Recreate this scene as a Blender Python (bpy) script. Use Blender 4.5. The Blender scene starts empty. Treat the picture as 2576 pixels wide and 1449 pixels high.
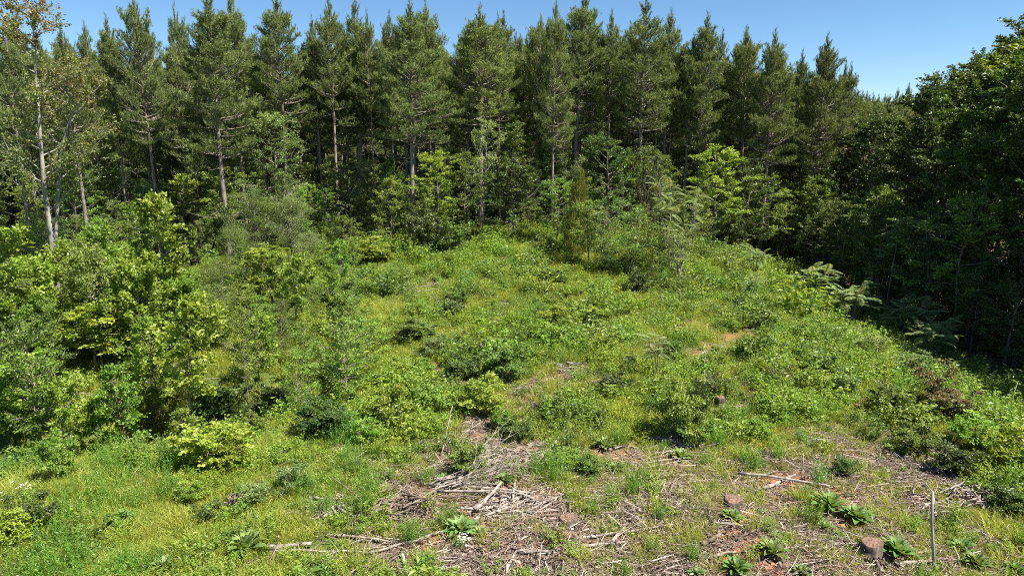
import bpy, math, random
import numpy as np
from math import radians, sin, cos, pi
from mathutils import Vector

# ------------------------------------------------------------------ camera, sky, sun
S = bpy.context.scene
HC, PITCH, F = 7.5, radians(11.7), 1717.0          # camera height, tilt, focal length in pixels of a 2576 wide frame
cam = bpy.data.cameras.new("camera"); cam.lens = 24; cam.sensor_width = 36; cam.clip_end = 3000; cam.clip_start = .1
camo = bpy.data.objects.new("camera", cam); S.collection.objects.link(camo)
camo.location = (0, 0, HC); camo.rotation_euler = (pi/2-PITCH, 0, 0); S.camera = camo

SUN_AZ, SUN_EL = radians(113), radians(57)          # clockwise from the view direction
w = bpy.data.worlds.new("World"); S.world = w; w.use_nodes = True
nt = w.node_tree; bg = nt.nodes['Background']
sky = nt.nodes.new('ShaderNodeTexSky'); sky.sky_type = 'NISHITA'; sky.sun_disc = False
sky.sun_elevation = SUN_EL; sky.sun_rotation = SUN_AZ; sky.air_density = 1.0; sky.dust_density = 0; sky.ozone_density = 3; sky.altitude = 2500
shs = nt.nodes.new('ShaderNodeHueSaturation'); shs.inputs['Saturation'].default_value = 1.12; shs.inputs["Hue"].default_value = .495
nt.links.new(sky.outputs[0], shs.inputs['Color']); nt.links.new(shs.outputs[0], bg.inputs[0]); bg.inputs[1].default_value = .061
sl = bpy.data.lights.new("sun", 'SUN'); sl.energy = 5.0; sl.angle = radians(.5); sl.color = (1, .95, .86)
so = bpy.data.objects.new("sun", sl); S.collection.objects.link(so)
sd = Vector((sin(SUN_AZ)*cos(SUN_EL), cos(SUN_AZ)*cos(SUN_EL), sin(SUN_EL)))
so.rotation_euler = sd.to_track_quat('Z', 'Y').to_euler(); so.location = (0, 0, 60)
S.view_settings.view_transform = 'Standard'; S.view_settings.look = 'None'
S.view_settings.exposure = 1.42; S.view_settings.gamma = 1; S.view_settings.use_curve_mapping = False
S.cycles.use_denoising = False; S.cycles.filter_width = 1.0; S.cycles.max_bounces = 6; S.cycles.diffuse_bounces = 3; S.cycles.glossy_bounces = 2; S.cycles.transmission_bounces = 4

# ------------------------------------------------------------------ maths helpers
def _hash(i, j, s):
    n = (i*374761393 + j*668265263 + s*1442695041) & 0xffffffff
    n = ((n ^ (n >> 13))*1274126177) & 0xffffffff
    return ((n ^ (n >> 16)) & 0xffff)/65535.0
def vnoise(x, y, s=0):
    x = np.asarray(x, float); y = np.asarray(y, float)
    i = np.floor(x).astype(np.int64); j = np.floor(y).astype(np.int64); fx = x-i; fy = y-j
    fx = fx*fx*(3-2*fx); fy = fy*fy*(3-2*fy)
    a = _hash(i, j, s); b = _hash(i+1, j, s); c = _hash(i, j+1, s); d = _hash(i+1, j+1, s)
    return (a*(1-fx)+b*fx)*(1-fy) + (c*(1-fx)+d*fx)*fy
def fbm(x, y, s=0): return (vnoise(x, y, s)*.55 + vnoise(x*2.1+7, y*2.1+3, s+1)*.28 + vnoise(x*4.3, y*4.3, s+2)*.17)
def sstep(a, b, x):
    t = np.clip((np.asarray(x, float)-a)/(b-a), 0, 1); return t*t*(3-2*t)
def dip(x, y, w):                                     # the gully under the left thicket
    yc = np.maximum(17.8, 22.3+(x+5)*.5)
    return np.exp(-((y-yc)/w)**2)*sstep(-3, -8.5, x)
def terr(x, y):
    x = np.asarray(x, float); y = np.asarray(y, float)
    z = .5*(fbm(x/9, y/9, 5)-.5) + .16*(fbm(x/2.1, y/2.1, 9)-.5)
    z = z - 2.0*dip(x, y, 2.8) - 1.7*sstep(11, 21, x) - 1.3*sstep(-11, -24, x)*sstep(24, 32, y)
    z = z + 1.3*np.exp(-((x-3)/13)**2-((y-49)/10)**2)
    return z
def ray(u, v):
    X = (u-1288)/F; Y = -(v-724.5)/F
    return Vector((X, Y*sin(PITCH)+cos(PITCH), Y*cos(PITCH)-sin(PITCH)))
def G(u, v):                                          # ground point seen at a pixel of the 2576 wide photo
    d = ray(u, v); z = 0
    for _ in range(12):
        t = (z-HC)/d.z; p = d*t; z = float(terr(p.x, p.y))
    return p.x, p.y
def ZT(v, y, u=1288):                                 # height of that ray at distance y
    d = ray(u, v); return HC + d.z*(y/d.y)
def XA(u, y, v=724.5):
    d = ray(u, v); return d.x*(y/d.y)

# ------------------------------------------------------------------ materials
def new_mat(name):
    m = bpy.data.materials.new(name); m.use_nodes = True; nt = m.node_tree
    for n in list(nt.nodes): nt.nodes.remove(n)
    return m, nt, nt.nodes.new('ShaderNodeOutputMaterial')
def leafmat(name, cols, trans=.35, rough=.5, spec=.35, var=.25, hue=.02):
    m, nt, out = new_mat(name); N = nt.nodes.new; L = nt.links.new
    at = N('ShaderNodeAttribute'); at.attribute_name = 'tint'
    cr = N('ShaderNodeValToRGB'); els = cr.color_ramp.elements
    k = len(cols)
    while len(els) < k: els.new(.5)
    for i, c in enumerate(cols): els[i].position = i/(k-1); els[i].color = (*c, 1)
    L(at.outputs['Fac'], cr.inputs[0])
    oi = N('ShaderNodeObjectInfo'); hs = N('ShaderNodeHueSaturation')
    mr = N('ShaderNodeMapRange'); mr.inputs[3].default_value = 1-var; mr.inputs[4].default_value = 1+var
    L(oi.outputs['Random'], mr.inputs[0]); L(mr.outputs[0], hs.inputs['Value'])
    m2 = N('ShaderNodeMath'); m2.operation = 'MULTIPLY'; m2.inputs[1].default_value = 7.31
    m3 = N('ShaderNodeMath'); m3.operation = 'FRACT'
    mh = N('ShaderNodeMapRange'); mh.inputs[3].default_value = .5-hue; mh.inputs[4].default_value = .5+hue
    L(oi.outputs['Random'], m2.inputs[0]); L(m2.outputs[0], m3.inputs[0]); L(m3.outputs[0], mh.inputs[0]); L(mh.outputs[0], hs.inputs['Hue'])
    L(cr.outputs[0], hs.inputs['Color'])
    p = N('ShaderNodeBsdfPrincipled'); p.inputs['Roughness'].default_value = rough; p.inputs['Specular IOR Level'].default_value = spec
    L(hs.outputs[0], p.inputs['Base Color'])
    t = N('ShaderNodeBsdfTranslucent')
    tc = N('ShaderNodeMixRGB'); tc.blend_type = 'MULTIPLY'; tc.inputs[0].default_value = 1; tc.inputs[2].default_value = (1.5, 1.35, .55, 1)
    L(hs.outputs[0], tc.inputs[1]); L(tc.outputs[0], t.inputs[0])
    mx = N('ShaderNodeMixShader'); mx.inputs[0].default_value = trans
    L(p.outputs[0], mx.inputs[1]); L(t.outputs[0], mx.inputs[2]); L(mx.outputs[0], out.inputs[0])
    return m
def barkmat(name, c0, c1, sc=14, zs=.25, rough=.9):
    m, nt, out = new_mat(name); N = nt.nodes.new; L = nt.links.new
    tc = N('ShaderNodeTexCoord'); mp = N('ShaderNodeMapping'); mp.inputs['Scale'].default_value = (sc, sc, sc*zs)
    no = N('ShaderNodeTexNoise'); no.inputs['Scale'].default_value = 1; no.inputs['Detail'].default_value = 5
    cr = N('ShaderNodeValToRGB'); cr.color_ramp.elements[0].position = .35; cr.color_ramp.elements[1].position = .65
    cr.color_ramp.elements[0].color = (*c0, 1); cr.color_ramp.elements[1].color = (*c1, 1)
    L(tc.outputs['Object'], mp.inputs[0]); L(mp.outputs[0], no.inputs[0]); L(no.outputs[0], cr.inputs[0])
    p = N('ShaderNodeBsdfPrincipled'); p.inputs['Roughness'].default_value = rough; p.inputs['Specular IOR Level'].default_value = .2
    b = N('ShaderNodeBump'); b.inputs['Strength'].default_value = .6; b.inputs['Distance'].default_value = .03
    L(no.outputs[0], b.inputs['Height']); L(b.outputs[0], p.inputs['Normal'])
    L(cr.outputs[0], p.inputs['Base Color']); L(p.outputs[0], out.inputs[0])
    return m
def groundmat():
    m, nt, out = new_mat('ground_soil'); N = nt.nodes.new; L = nt.links.new
    geo = N('ShaderNodeNewGeometry')
    def noise(sc, det=4, rg=.6):
        n = N('ShaderNodeTexNoise'); n.inputs['Scale'].default_value = sc; n.inputs['Detail'].default_value = det; n.inputs['Roughness'].default_value = rg
        L(geo.outputs['Position'], n.inputs[0]); return n
    def ramp(n, stops):
        r = N('ShaderNodeValToRGB'); e = r.color_ramp.elements
        while len(e) < len(stops): e.new(.5)
        for i, (p, c) in enumerate(stops): e[i].position = p; e[i].color = (*c, 1)
        L(n.outputs[0], r.inputs[0]); return r
    mulch = ramp(noise(18, 8, .75), [(.3, (.04, .026, .018)), (.5, (.12, .08, .06)), (.62, (.22, .16, .125)), (.75, (.34, .27, .22))])
    clay = ramp(noise(9, 7), [(.3, (.22, .075, .03)), (.6, (.34, .16, .085)), (.8, (.46, .27, .17))])
    moss = ramp(noise(14, 7, .7), [(.3, (.03, .045, .012)), (.6, (.1, .14, .03)), (.8, (.2, .22, .06))])
    f1 = ramp(noise(.55, 5, .65), [(.5, (0, 0, 0)), (.56, (1, 1, 1))])
    f2 = N('ShaderNodeAttribute'); f2.attribute_name = 'green'
    a = N('ShaderNodeMixRGB'); L(f1.outputs[0], a.inputs[0]); L(mulch.outputs[0], a.inputs[1]); L(clay.outputs[0], a.inputs[2])
    b = N('ShaderNodeMixRGB'); L(f2.outputs['Fac'], b.inputs[0]); L(a.outputs[0], b.inputs[1]); L(moss.outputs[0], b.inputs[2])
    p = N('ShaderNodeBsdfPrincipled'); p.inputs['Roughness'].default_value = .95; p.inputs['Specular IOR Level'].default_value = .15
    bu = N('ShaderNodeBump'); bu.inputs['Strength'].default_value = .9; bu.inputs['Distance'].default_value = .06
    L(noise(12, 8, .7).outputs[0], bu.inputs['Height']); L(bu.outputs[0], p.inputs['Normal'])
    L(b.outputs[0], p.inputs['Base Color']); L(p.outputs[0], out.inputs[0])
    return m
M = {}
M['needle'] = leafmat('pine_needles', [(.085, .12, .036), (.155, .2, .06), (.25, .3, .1)], .25, .5, .3, .15, .012)
M['needle_yellow'] = leafmat('olive_needles', [(.09, .12, .025), (.15, .18, .035), (.2, .21, .06)], .25, .5, .3, .12, .01)
M['dark'] = leafmat('dark_green_leaves', [(.03, .06, .012), (.07, .12, .022), (.15, .2, .045)], .3, .42, .5, .25)
M['mid'] = leafmat('mid_green_leaves', [(.075, .13, .02), (.15, .23, .034), (.24, .32, .065)], .35, .45, .45, .25)
M['bright'] = leafmat('bright_green_leaves', [(.09, .165, .018), (.2, .31, .034), (.36, .45, .09)], .4, .45, .45, .15)
M['yellow'] = leafmat('yellow_green_leaves', [(.12, .19, .016), (.23, .32, .03), (.36, .42, .07)], .42, .5, .4, .15)
M['grey'] = leafmat('grey_green_leaves', [(.08, .135, .035), (.17, .24, .065), (.3, .36, .14)], .35, .45, .5, .2)
M['rust'] = leafmat('young_rusty_leaves', [(.09, .15, .03), (.16, .19, .05), (.2, .18, .07), (.26, .15, .09)], .35, .5, .4, .1)
M['maroon'] = leafmat('reddish_brown_leaves', [(.07, .08, .02), (.11, .1, .03), (.17, .12, .04), (.12, .17, .03)], .3, .5, .4, .1)
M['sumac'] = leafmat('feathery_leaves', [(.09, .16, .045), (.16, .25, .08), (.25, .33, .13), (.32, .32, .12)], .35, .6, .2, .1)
M['mullein'] = leafmat('woolly_leaves', [(.08, .15, .035), (.15, .24, .07), (.29, .36, .17)], .3, .8, .1, .1)
M['grass'] = leafmat('grass_blades', [(.14, .18, .025), (.27, .32, .04), (.41, .44, .09), (.43, .38, .15)], .4, .5, .4, .25, .02)
M['reed'] = leafmat('lush_blades', [(.06, .14, .015), (.11, .23, .025), (.18, .3, .05)], .4, .45, .4, .15)
M['flower'] = leafmat('white_petals', [(.75, .75, .7), (.8, .8, .78)], .2, .6, .2, .02, .001)
M['goldbloom'] = leafmat('yellow_petals', [(.6, .42, .04), (.7, .5, .06)], .2, .6, .2, .02, .001)
M['bark_pine'] = barkmat('pine_bark', (.1, .078, .064), (.3, .25, .215), 9)
M['bark_pale'] = barkmat('pale_bark', (.16, .145, .125), (.36, .335, .295), 7)
M['bark_grey'] = barkmat('grey_bark', (.1, .085, .065), (.26, .22, .18), 12)
M['twig'] = barkmat('weathered_wood', (.13, .105, .085), (.38, .33, .285), 9, 1)
M['twig_dark'] = barkmat('dark_wood', (.07, .05, .04), (.22, .17, .13), 9, 1)
M['bark_stump'] = barkmat('stump_bark', (.03, .024, .02), (.13, .1, .08), 16)
M['cut'] = barkmat('cut_wood', (.1, .06, .045), (.24, .15, .11), 22, 1)
M['chips'] = leafmat('wood_chips', [(.055, .036, .027), (.13, .09, .068), (.23, .175, .14), (.42, .36, .31)], 0, .85, .15, .2, .012)
M['litter'] = leafmat('needle_litter', [(.08, .045, .025), (.18, .1, .055), (.3, .19, .11)], 0, .9, .1, .2, .01)
M['soil'] = groundmat()

# ------------------------------------------------------------------ mesh builder
class MB:
    def __init__(s): s.v = []; s.q = []; s.t = []; s.tint = []; s.n = 0; s.mi = []; s.ti = []
    def _add(s, V, Q=None, T=None, tint=0., mi=0):
        V = np.asarray(V, float).reshape(-1, 3)
        if Q is not None: Q = np.asarray(Q).reshape(-1, 4); s.q.append(Q+s.n); s.mi.append(np.full(len(Q), mi))
        if T is not None: T = np.asarray(T).reshape(-1, 3); s.t.append(T+s.n); s.ti.append(np.full(len(T), mi))
        s.v.append(V); s.tint.append(np.broadcast_to(np.asarray(tint, float), (len(V),))); s.n += len(V)
    def tube(s, P, R, n=5, tint=0., mi=0, cap=False):
        P = np.asarray(P, float); R = np.asarray(R, float); k = len(P)
        D = np.gradient(P, axis=0); D /= (np.linalg.norm(D, axis=1)[:, None]+1e-9)
        ref = np.array([0, 0, 1.]) if abs(D[0, 2]) < .8 else np.array([1., 0, 0])
        A = np.cross(D, ref); A /= np.linalg.norm(A, axis=1)[:, None]+1e-9; B = np.cross(D, A)
        th = np.arange(n)*2*pi/n
        V = P[:, None, :] + R[:, None, None]*(np.cos(th)[None, :, None]*A[:, None, :] + np.sin(th)[None, :, None]*B[:, None, :])
        a = np.arange(k-1)[:, None]*n+np.arange(n)[None, :]; b = np.arange(k-1)[:, None]*n+(np.arange(n)[None, :]+1) % n
        Q = np.stack([a, b, b+n, a+n], -1).reshape(-1, 4)
        s._add(V.reshape(-1, 3), Q, None, tint, mi)
        if cap:
            i0 = s.n-n; s.t.append(np.array([[i0, i0+i, i0+i+1] for i in range(1, n-1)])); s.ti.append(np.full(n-2, mi))
            i0 = s.n-n*k; s.t.append(np.array([[i0, i0+i+1, i0+i] for i in range(1, n-1)])); s.ti.append(np.full(n-2, mi))
    def leaves(s, P, D, Nn, L, W, tint, fold=.18, mi=0, tipshift=.55):
        # folded diamond leaves: base, left, tip, right
        P, D, Nn = (np.asarray(a, float) for a in (P, D, Nn)); n = len(P)
        if n == 0: return
        D = D/(np.linalg.norm(D, axis=1)[:, None]+1e-9); Sd = np.cross(D, Nn); Sd /= np.linalg.norm(Sd, axis=1)[:, None]+1e-9
        U = np.cross(Sd, D); L = np.broadcast_to(L, (n,))[:, None]; W = np.broadcast_to(W, (n,))[:, None]
        mid = P+D*L*tipshift*.8
        V = np.stack([P, mid-Sd*W/2+U*W*fold, P+D*L-U*L*.12, mid+Sd*W/2+U*W*fold], 1).reshape(-1, 3)
        T = np.arange(n)[:, None]*4
        s._add(V, None, np.concatenate([T+np.array([[0, 2, 1]]), T+np.array([[0, 3, 2]])]), np.repeat(np.broadcast_to(tint, (n,)), 4), mi)
    def blades(s, P, D, L, W, tint, bend=.3, mi=0, rs=np.random):
        P, D = np.asarray(P, float), np.asarray(D, float); n = len(P)
        D = D/(np.linalg.norm(D, axis=1)[:, None]+1e-9)
        r = rs.normal(size=(n, 3)); Sd = np.cross(D, r); Sd /= np.linalg.norm(Sd, axis=1)[:, None]+1e-9
        L = np.broadcast_to(L, (n,))[:, None]; W = np.broadcast_to(W, (n,))[:, None]
        h = D.copy(); h[:, 2] = 0; h += rs.normal(size=(n, 3))*[.15, .15, 0]
        dn = h*L*bend; dn[:, 2] -= (L*bend*.5)[:, 0]
        m = P+D*L*.55+dn*.25
        V = np.stack([P-Sd*W/2, P+Sd*W/2, m-Sd*W*.42, m+Sd*W*.42, P+D*L+dn], 1).reshape(-1, 3)
        T = np.arange(n)[:, None]*5
        s._add(V, None, np.concatenate([T+np.array([[0, 1, 3]]), T+np.array([[0, 3, 2]]), T+np.array([[2, 3, 4]])]), np.repeat(np.broadcast_to(tint, (n,)), 5), mi)
    def needles(s, P, D, L, W, tint, rs, mi=0):
        n = len(P); r = rs.normal(size=(n, 3)); Sd = np.cross(D, r); Sd /= np.linalg.norm(Sd, axis=1)[:, None]+1e-9
        L = np.broadcast_to(L, (n,))[:, None]; W = np.broadcast_to(W, (n,))[:, None]
        V = np.stack([P-Sd*W/2, P+Sd*W/2, P+D*L], 1).reshape(-1, 3)
        s._add(V, None, np.arange(3*n).reshape(-1, 3), np.repeat(np.broadcast_to(tint, (n,)), 3), mi)
    def mesh(s, name, mats, smooth=False):
        me = bpy.data.meshes.new(name)
        V = np.concatenate(s.v) if s.v else np.zeros((0, 3)); tint = np.concatenate(s.tint) if s.tint else np.zeros(0)
        Q = np.concatenate(s.q) if s.q else np.zeros((0, 4), int); T = np.concatenate(s.t) if s.t else np.zeros((0, 3), int)
        nl = Q.size+T.size; npoly = len(Q)+len(T)
        me.vertices.add(len(V)); me.vertices.foreach_set('co', V.astype(np.float32).ravel())
        me.loops.add(nl); me.loops.foreach_set('vertex_index', np.concatenate([Q.ravel(), T.ravel()]).astype(np.int32))
        me.polygons.add(npoly)
        st = np.concatenate([np.arange(len(Q))*4, Q.size+np.arange(len(T))*3]).astype(np.int32)
        me.polygons.foreach_set('loop_start', st)
        mi = np.concatenate([np.concatenate(s.mi) if s.mi else np.zeros(0), np.concatenate(s.ti) if s.ti else np.zeros(0)]).astype(np.int32)
        me.polygons.foreach_set('material_index', mi)
        me.polygons.foreach_set('use_smooth', np.full(npoly, smooth))
        a = me.attributes.new('tint', 'FLOAT', 'POINT'); a.data.foreach_set('value', tint.astype(np.float32))
        for m in (mats if isinstance(mats, (list, tuple)) else [mats]): me.materials.append(M[m])
        me.update(); return me

def unit(v): v = np.asarray(v, float); return v/(np.linalg.norm(v, axis=-1, keepdims=True)+1e-9)
def curve(p0, d, L, k, rs, up=0., wob=.12):
    P = [np.array(p0, float)]; d = unit(d)
    for i in range(k):
        d = unit(d+np.array([0, 0, up/k])+rs.normal(size=3)*wob); P.append(P[-1]+d*L/k)
    return np.array(P)
def along(P, t):
    t = np.clip(np.asarray(t), 0, .9999)*(len(P)-1); i = t.astype(int); f = (t-i)[:, None]
    return P[i]*(1-f)+P[i+1]*f, unit(P[i+1]-P[i])

# ------------------------------------------------------------------ object helpers
COL = S.collection
def tag(o, label=None, cat=None, group=None, kind=None):
    if label: o['label'] = label
    if cat: o['category'] = cat
    if group: o['group'] = group
    if kind: o['kind'] = kind
    return o
def ob(name, me, parent=None, loc=(0, 0, 0), rot=(0, 0, 0)):
    o = bpy.data.objects.new(name, me); COL.objects.link(o); o.location = loc; o.rotation_euler = rot
    if parent: o.parent = parent
    return o
def put(name, proto, x, y, label, cat, group=None, s=(1, 1, 1), rz=0., tilt=(0, 0), dz=0.):
    """a thing = Empty on the ground with one mesh per part"""
    r = ob(name, None, None, (x, y, float(terr(x, y))+dz), (tilt[0], tilt[1], rz)); r.empty_display_size = .3
    r.scale = s; tag(r, label, cat, group)
    for pn, me in proto['parts']: ob(pn, me, r)
    return r
def fit(name, protos, u, vb, vt, wpx, label, cat, group=None, rz=None, k=None, RR=None, tilt=(0, 0)):
    """stand a plant on the ground seen at (u, vb), as tall as row vt and wpx wide"""
    x, y = G(u, vb); h = max(.25, ZT(vt, y)-float(terr(x, y)))
    p = protos[(k if k is not None else rnd.randrange(99)) % len(protos)]
    depth = y*cos(PITCH)+HC*sin(PITCH); r = wpx/F*depth/2
    sz = h/p['H']; sx = r/p['R']
    return put(name, p, x, y, label, cat, group, (sx, sx, sz), rnd.uniform(0, 6.28) if rz is None else rz, tilt)
rnd = random.Random(4)
KEEP = []
def clear(x, y):
    k = np.ones(len(x), bool)
    for a, b, r in KEEP: k &= (x-a)**2+(y-b)**2 > r*r
    return k

# ------------------------------------------------------------------ terrain
def axis(a, b, lo, hi, f):
    inner = np.arange(lo, hi, f); o1 = lo-np.geomspace(1, lo-a, 14)[::-1] if a < lo else []; o2 = hi+np.geomspace(1, b-hi, 22)
    return np.concatenate([o1, inner, o2])
xs = axis(-400, 400, -42, 42, .35); ys = axis(-60, 700, 4, 66, .35)
Xg, Yg = np.meshgrid(xs, ys)
def bare(x, y):
    """0 = closed plant cover, 1 = open debris and clay"""
    n = fbm(x/2.3, y/2.3, 21)
    core = 1.3*sstep(17.2, 13.5, y+1.2*np.cos(x*.35)-.10*x)*sstep(-5.2, -2.2, x-(15-y)*.6)*sstep(12, 8.5, x)
    pile = np.exp(-((x+1.0)/2.6)**2-((y-15.6)/1.8)**2)*.9
    b = np.maximum(core, pile)
    pat = sstep(.59, .67, n)*.8*sstep(44, 26, y)*sstep(-6, -2, x)
    return np.clip(b*(.55+1.0*n)+pat*.8, 0, 1)
def inforest(x, y):
    """how far inside the tree line (0 clearing, 1 forest floor)"""
    e1 = sstep(50, 54, y+2.5*np.sin(x*.13)+np.where(x < -8, (-8-x)*.28, 0))
    e2 = sstep(19.5, 21.5, x-np.maximum(0, y-38)*.1+ .6*np.sin(y*.5))
    return np.maximum(e1, e2)
tm = MB(); ny, nx = Xg.shape
a = (np.arange(ny-1)[:, None]*nx+np.arange(nx-1)[None, :])
tm._add(np.stack([Xg, Yg, terr(Xg, Yg)], -1).reshape(-1, 3), np.stack([a, a+1, a+nx+1, a+nx], -1).reshape(-1, 4))
tme = tm.mesh('ground', 'soil', True)
gr = (1-bare(Xg, Yg))*(1-inforest(Xg, Yg))
at = tme.attributes.new('green', 'FLOAT', 'POINT'); at.data.foreach_set('value', np.clip(gr, 0, 1).astype(np.float32).ravel())
tag(ob('ground', tme), 'brown soil and red clay of the cut-over slope under the plants', 'ground', kind='structure')

# ------------------------------------------------------------------ plant prototypes
def Dq0(C): return unit(C[-1]-C[-2])
def pine(seed, H=19., hb=.48, R=2.9, r0=.2, needle='needle', dense=1., stubs=12, lean=0., merged=False):
    rs = np.random.RandomState(seed); tr = MB(); br = MB(); cr = MB()
    k = 16; hh = np.linspace(0, H*.985, k); P = np.zeros((k, 3)); P[:, 2] = hh
    P[:, :2] += np.cumsum(rs.normal(size=(k, 2))*.045, 0)*np.linspace(0, 1, k)[:, None]; P[:, 0] += lean*(hh/H)**2*H
    tr.tube(P, r0*(1-hh/H*.93)**.9, 8)
    tp, td, te = [], [], []                                  # tufts: place, axis, branch tint
    h = H*hb; az = 0
    while h < H-.25:
        t = (h-H*hb)/(H*(1-hb)); nb = 4 if t < .8 else 3
        prof = ((1-t)**.72+.08*(1-t))*(.6+.4*min(1, t*3))*(1+.22*sin(h*2.1+seed))
        for j in range(nb):
            if rs.rand() > .84*dense*(.75+.25*t)+.1: continue
            az += 2*pi/nb+rs.uniform(-.5, .5); L = R*prof*rs.uniform(.62, 1.16)+.22
            el = radians(-8+72*t**1.15+rs.normal()*9)
            o, _ = along(P, np.array([(h+rs.uniform(-.15, .15))/H])); d = np.array([cos(az)*cos(el), sin(az)*cos(el), sin(el)])
            C = curve(o[0], d, L, 5, rs, up=.55, wob=.07); br.tube(C, np.linspace(.045+.012*L, .012, 6), 4)
            bt = rs.uniform(-.18, .18)
            if t > .8:                                        # upright candles at the top
                for f in np.arange(0, min(L, .75), .11): tp.append(C[-1]-Dq0(C)*f); td.append(unit(Dq0(C)+np.array([0, 0, .8]))); te.append(bt)
                continue
            m = int(max(2, L/.36))
            tt = np.linspace(.28 if L > 1 else .1, 1, m); Q, Dq = along(C, tt)
            for q in range(m):
                for sgn in (-1, 1):
                    sl = (.24+.36*L*(1-tt[q])*1.1+.12)*rs.uniform(.6, 1.2)
                    side = unit(np.cross(Dq[q], [0, 0, 1]))*sgn
                    dd = unit(Dq[q]*.75+side*.8+np.array([0, 0, .35+rs.normal()*.15])); e = Q[q]+dd*sl
                    if sl > .35: br.tube([Q[q], e], [.014, .008], 3)
                    bj = bt+rs.normal()*.1
                    for f in np.arange(1, 0, -.16/max(sl, .16))[:2]:
                        tp.append(Q[q]+(e-Q[q])*f); td.append(unit(dd+np.array([0, 0, .75]))); te.append(bj)
                    for f in range(3 if rs.rand() < .6 else 1):
                        tp.append(e+rs.normal(size=3)*[.13, .13, .1]); td.append(unit(dd*.5+rs.normal(size=3)*.5+np.array([0, 0, .8]))); te.append(bj)
            for f in (0, .14, .28, .42): tp.append(C[-1]-Dq[-1]*f); td.append(unit(Dq[-1]+np.array([0, 0, .6]))); te.append(bt)
        h += (.36-.1*t)*rs.uniform(.75, 1.3)
    for i in range(14): tp.append([P[-1, 0]+rs.normal()*.05, P[-1, 1]+rs.normal()*.05, H+.35-.1*i]); td.append(unit([rs.normal()*.2, rs.normal()*.2, 1])); te.append(0)
    for i in range(stubs):                                   # dead limbs below the crown
        hz = H*rs.uniform(.14, hb+.06); az = rs.uniform(0, 6.28); o, _ = along(P, np.array([hz/H])); L = rs.uniform(.4, 2.4)
        C = curve(o[0], [cos(az), sin(az), rs.uniform(-.15, .5)], L, 4, rs, up=.2, wob=.15); br.tube(C, np.linspace(.032, .008, 5), 3)
    tp = np.array(tp); td = np.array(td); te = np.array(te); n = len(tp); K = 14
    ax = np.repeat(td, K, 0); D = unit(ax+rs.normal(size=(n*K, 3))*.62); off = rs.uniform(-.1, .16, n*K)[:, None]*ax
    tint = np.clip(np.repeat(.5+te+rs.normal(size=n)*.16, K)+rs.normal(size=n*K)*.08, 0, 1)
    cr.needles(np.repeat(tp, K, 0)+off, D, rs.uniform(.15, .25, n*K), .03, tint, rs)
    if merged:
        tr._add(np.concatenate(br.v), np.concatenate(br.q)); tr._add(np.concatenate(cr.v), None, np.concatenate(cr.t), np.concatenate(cr.tint), 1); return tr.mesh('far_pine', ['bark_pine', needle])
    return dict(H=H, R=R, parts=[('trunk', tr.mesh('pine_trunk', 'bark_pine', True)), ('branches', br.mesh('pine_branches', 'bark_grey')), ('crown', cr.mesh('pine_crown', needle))])

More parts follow.
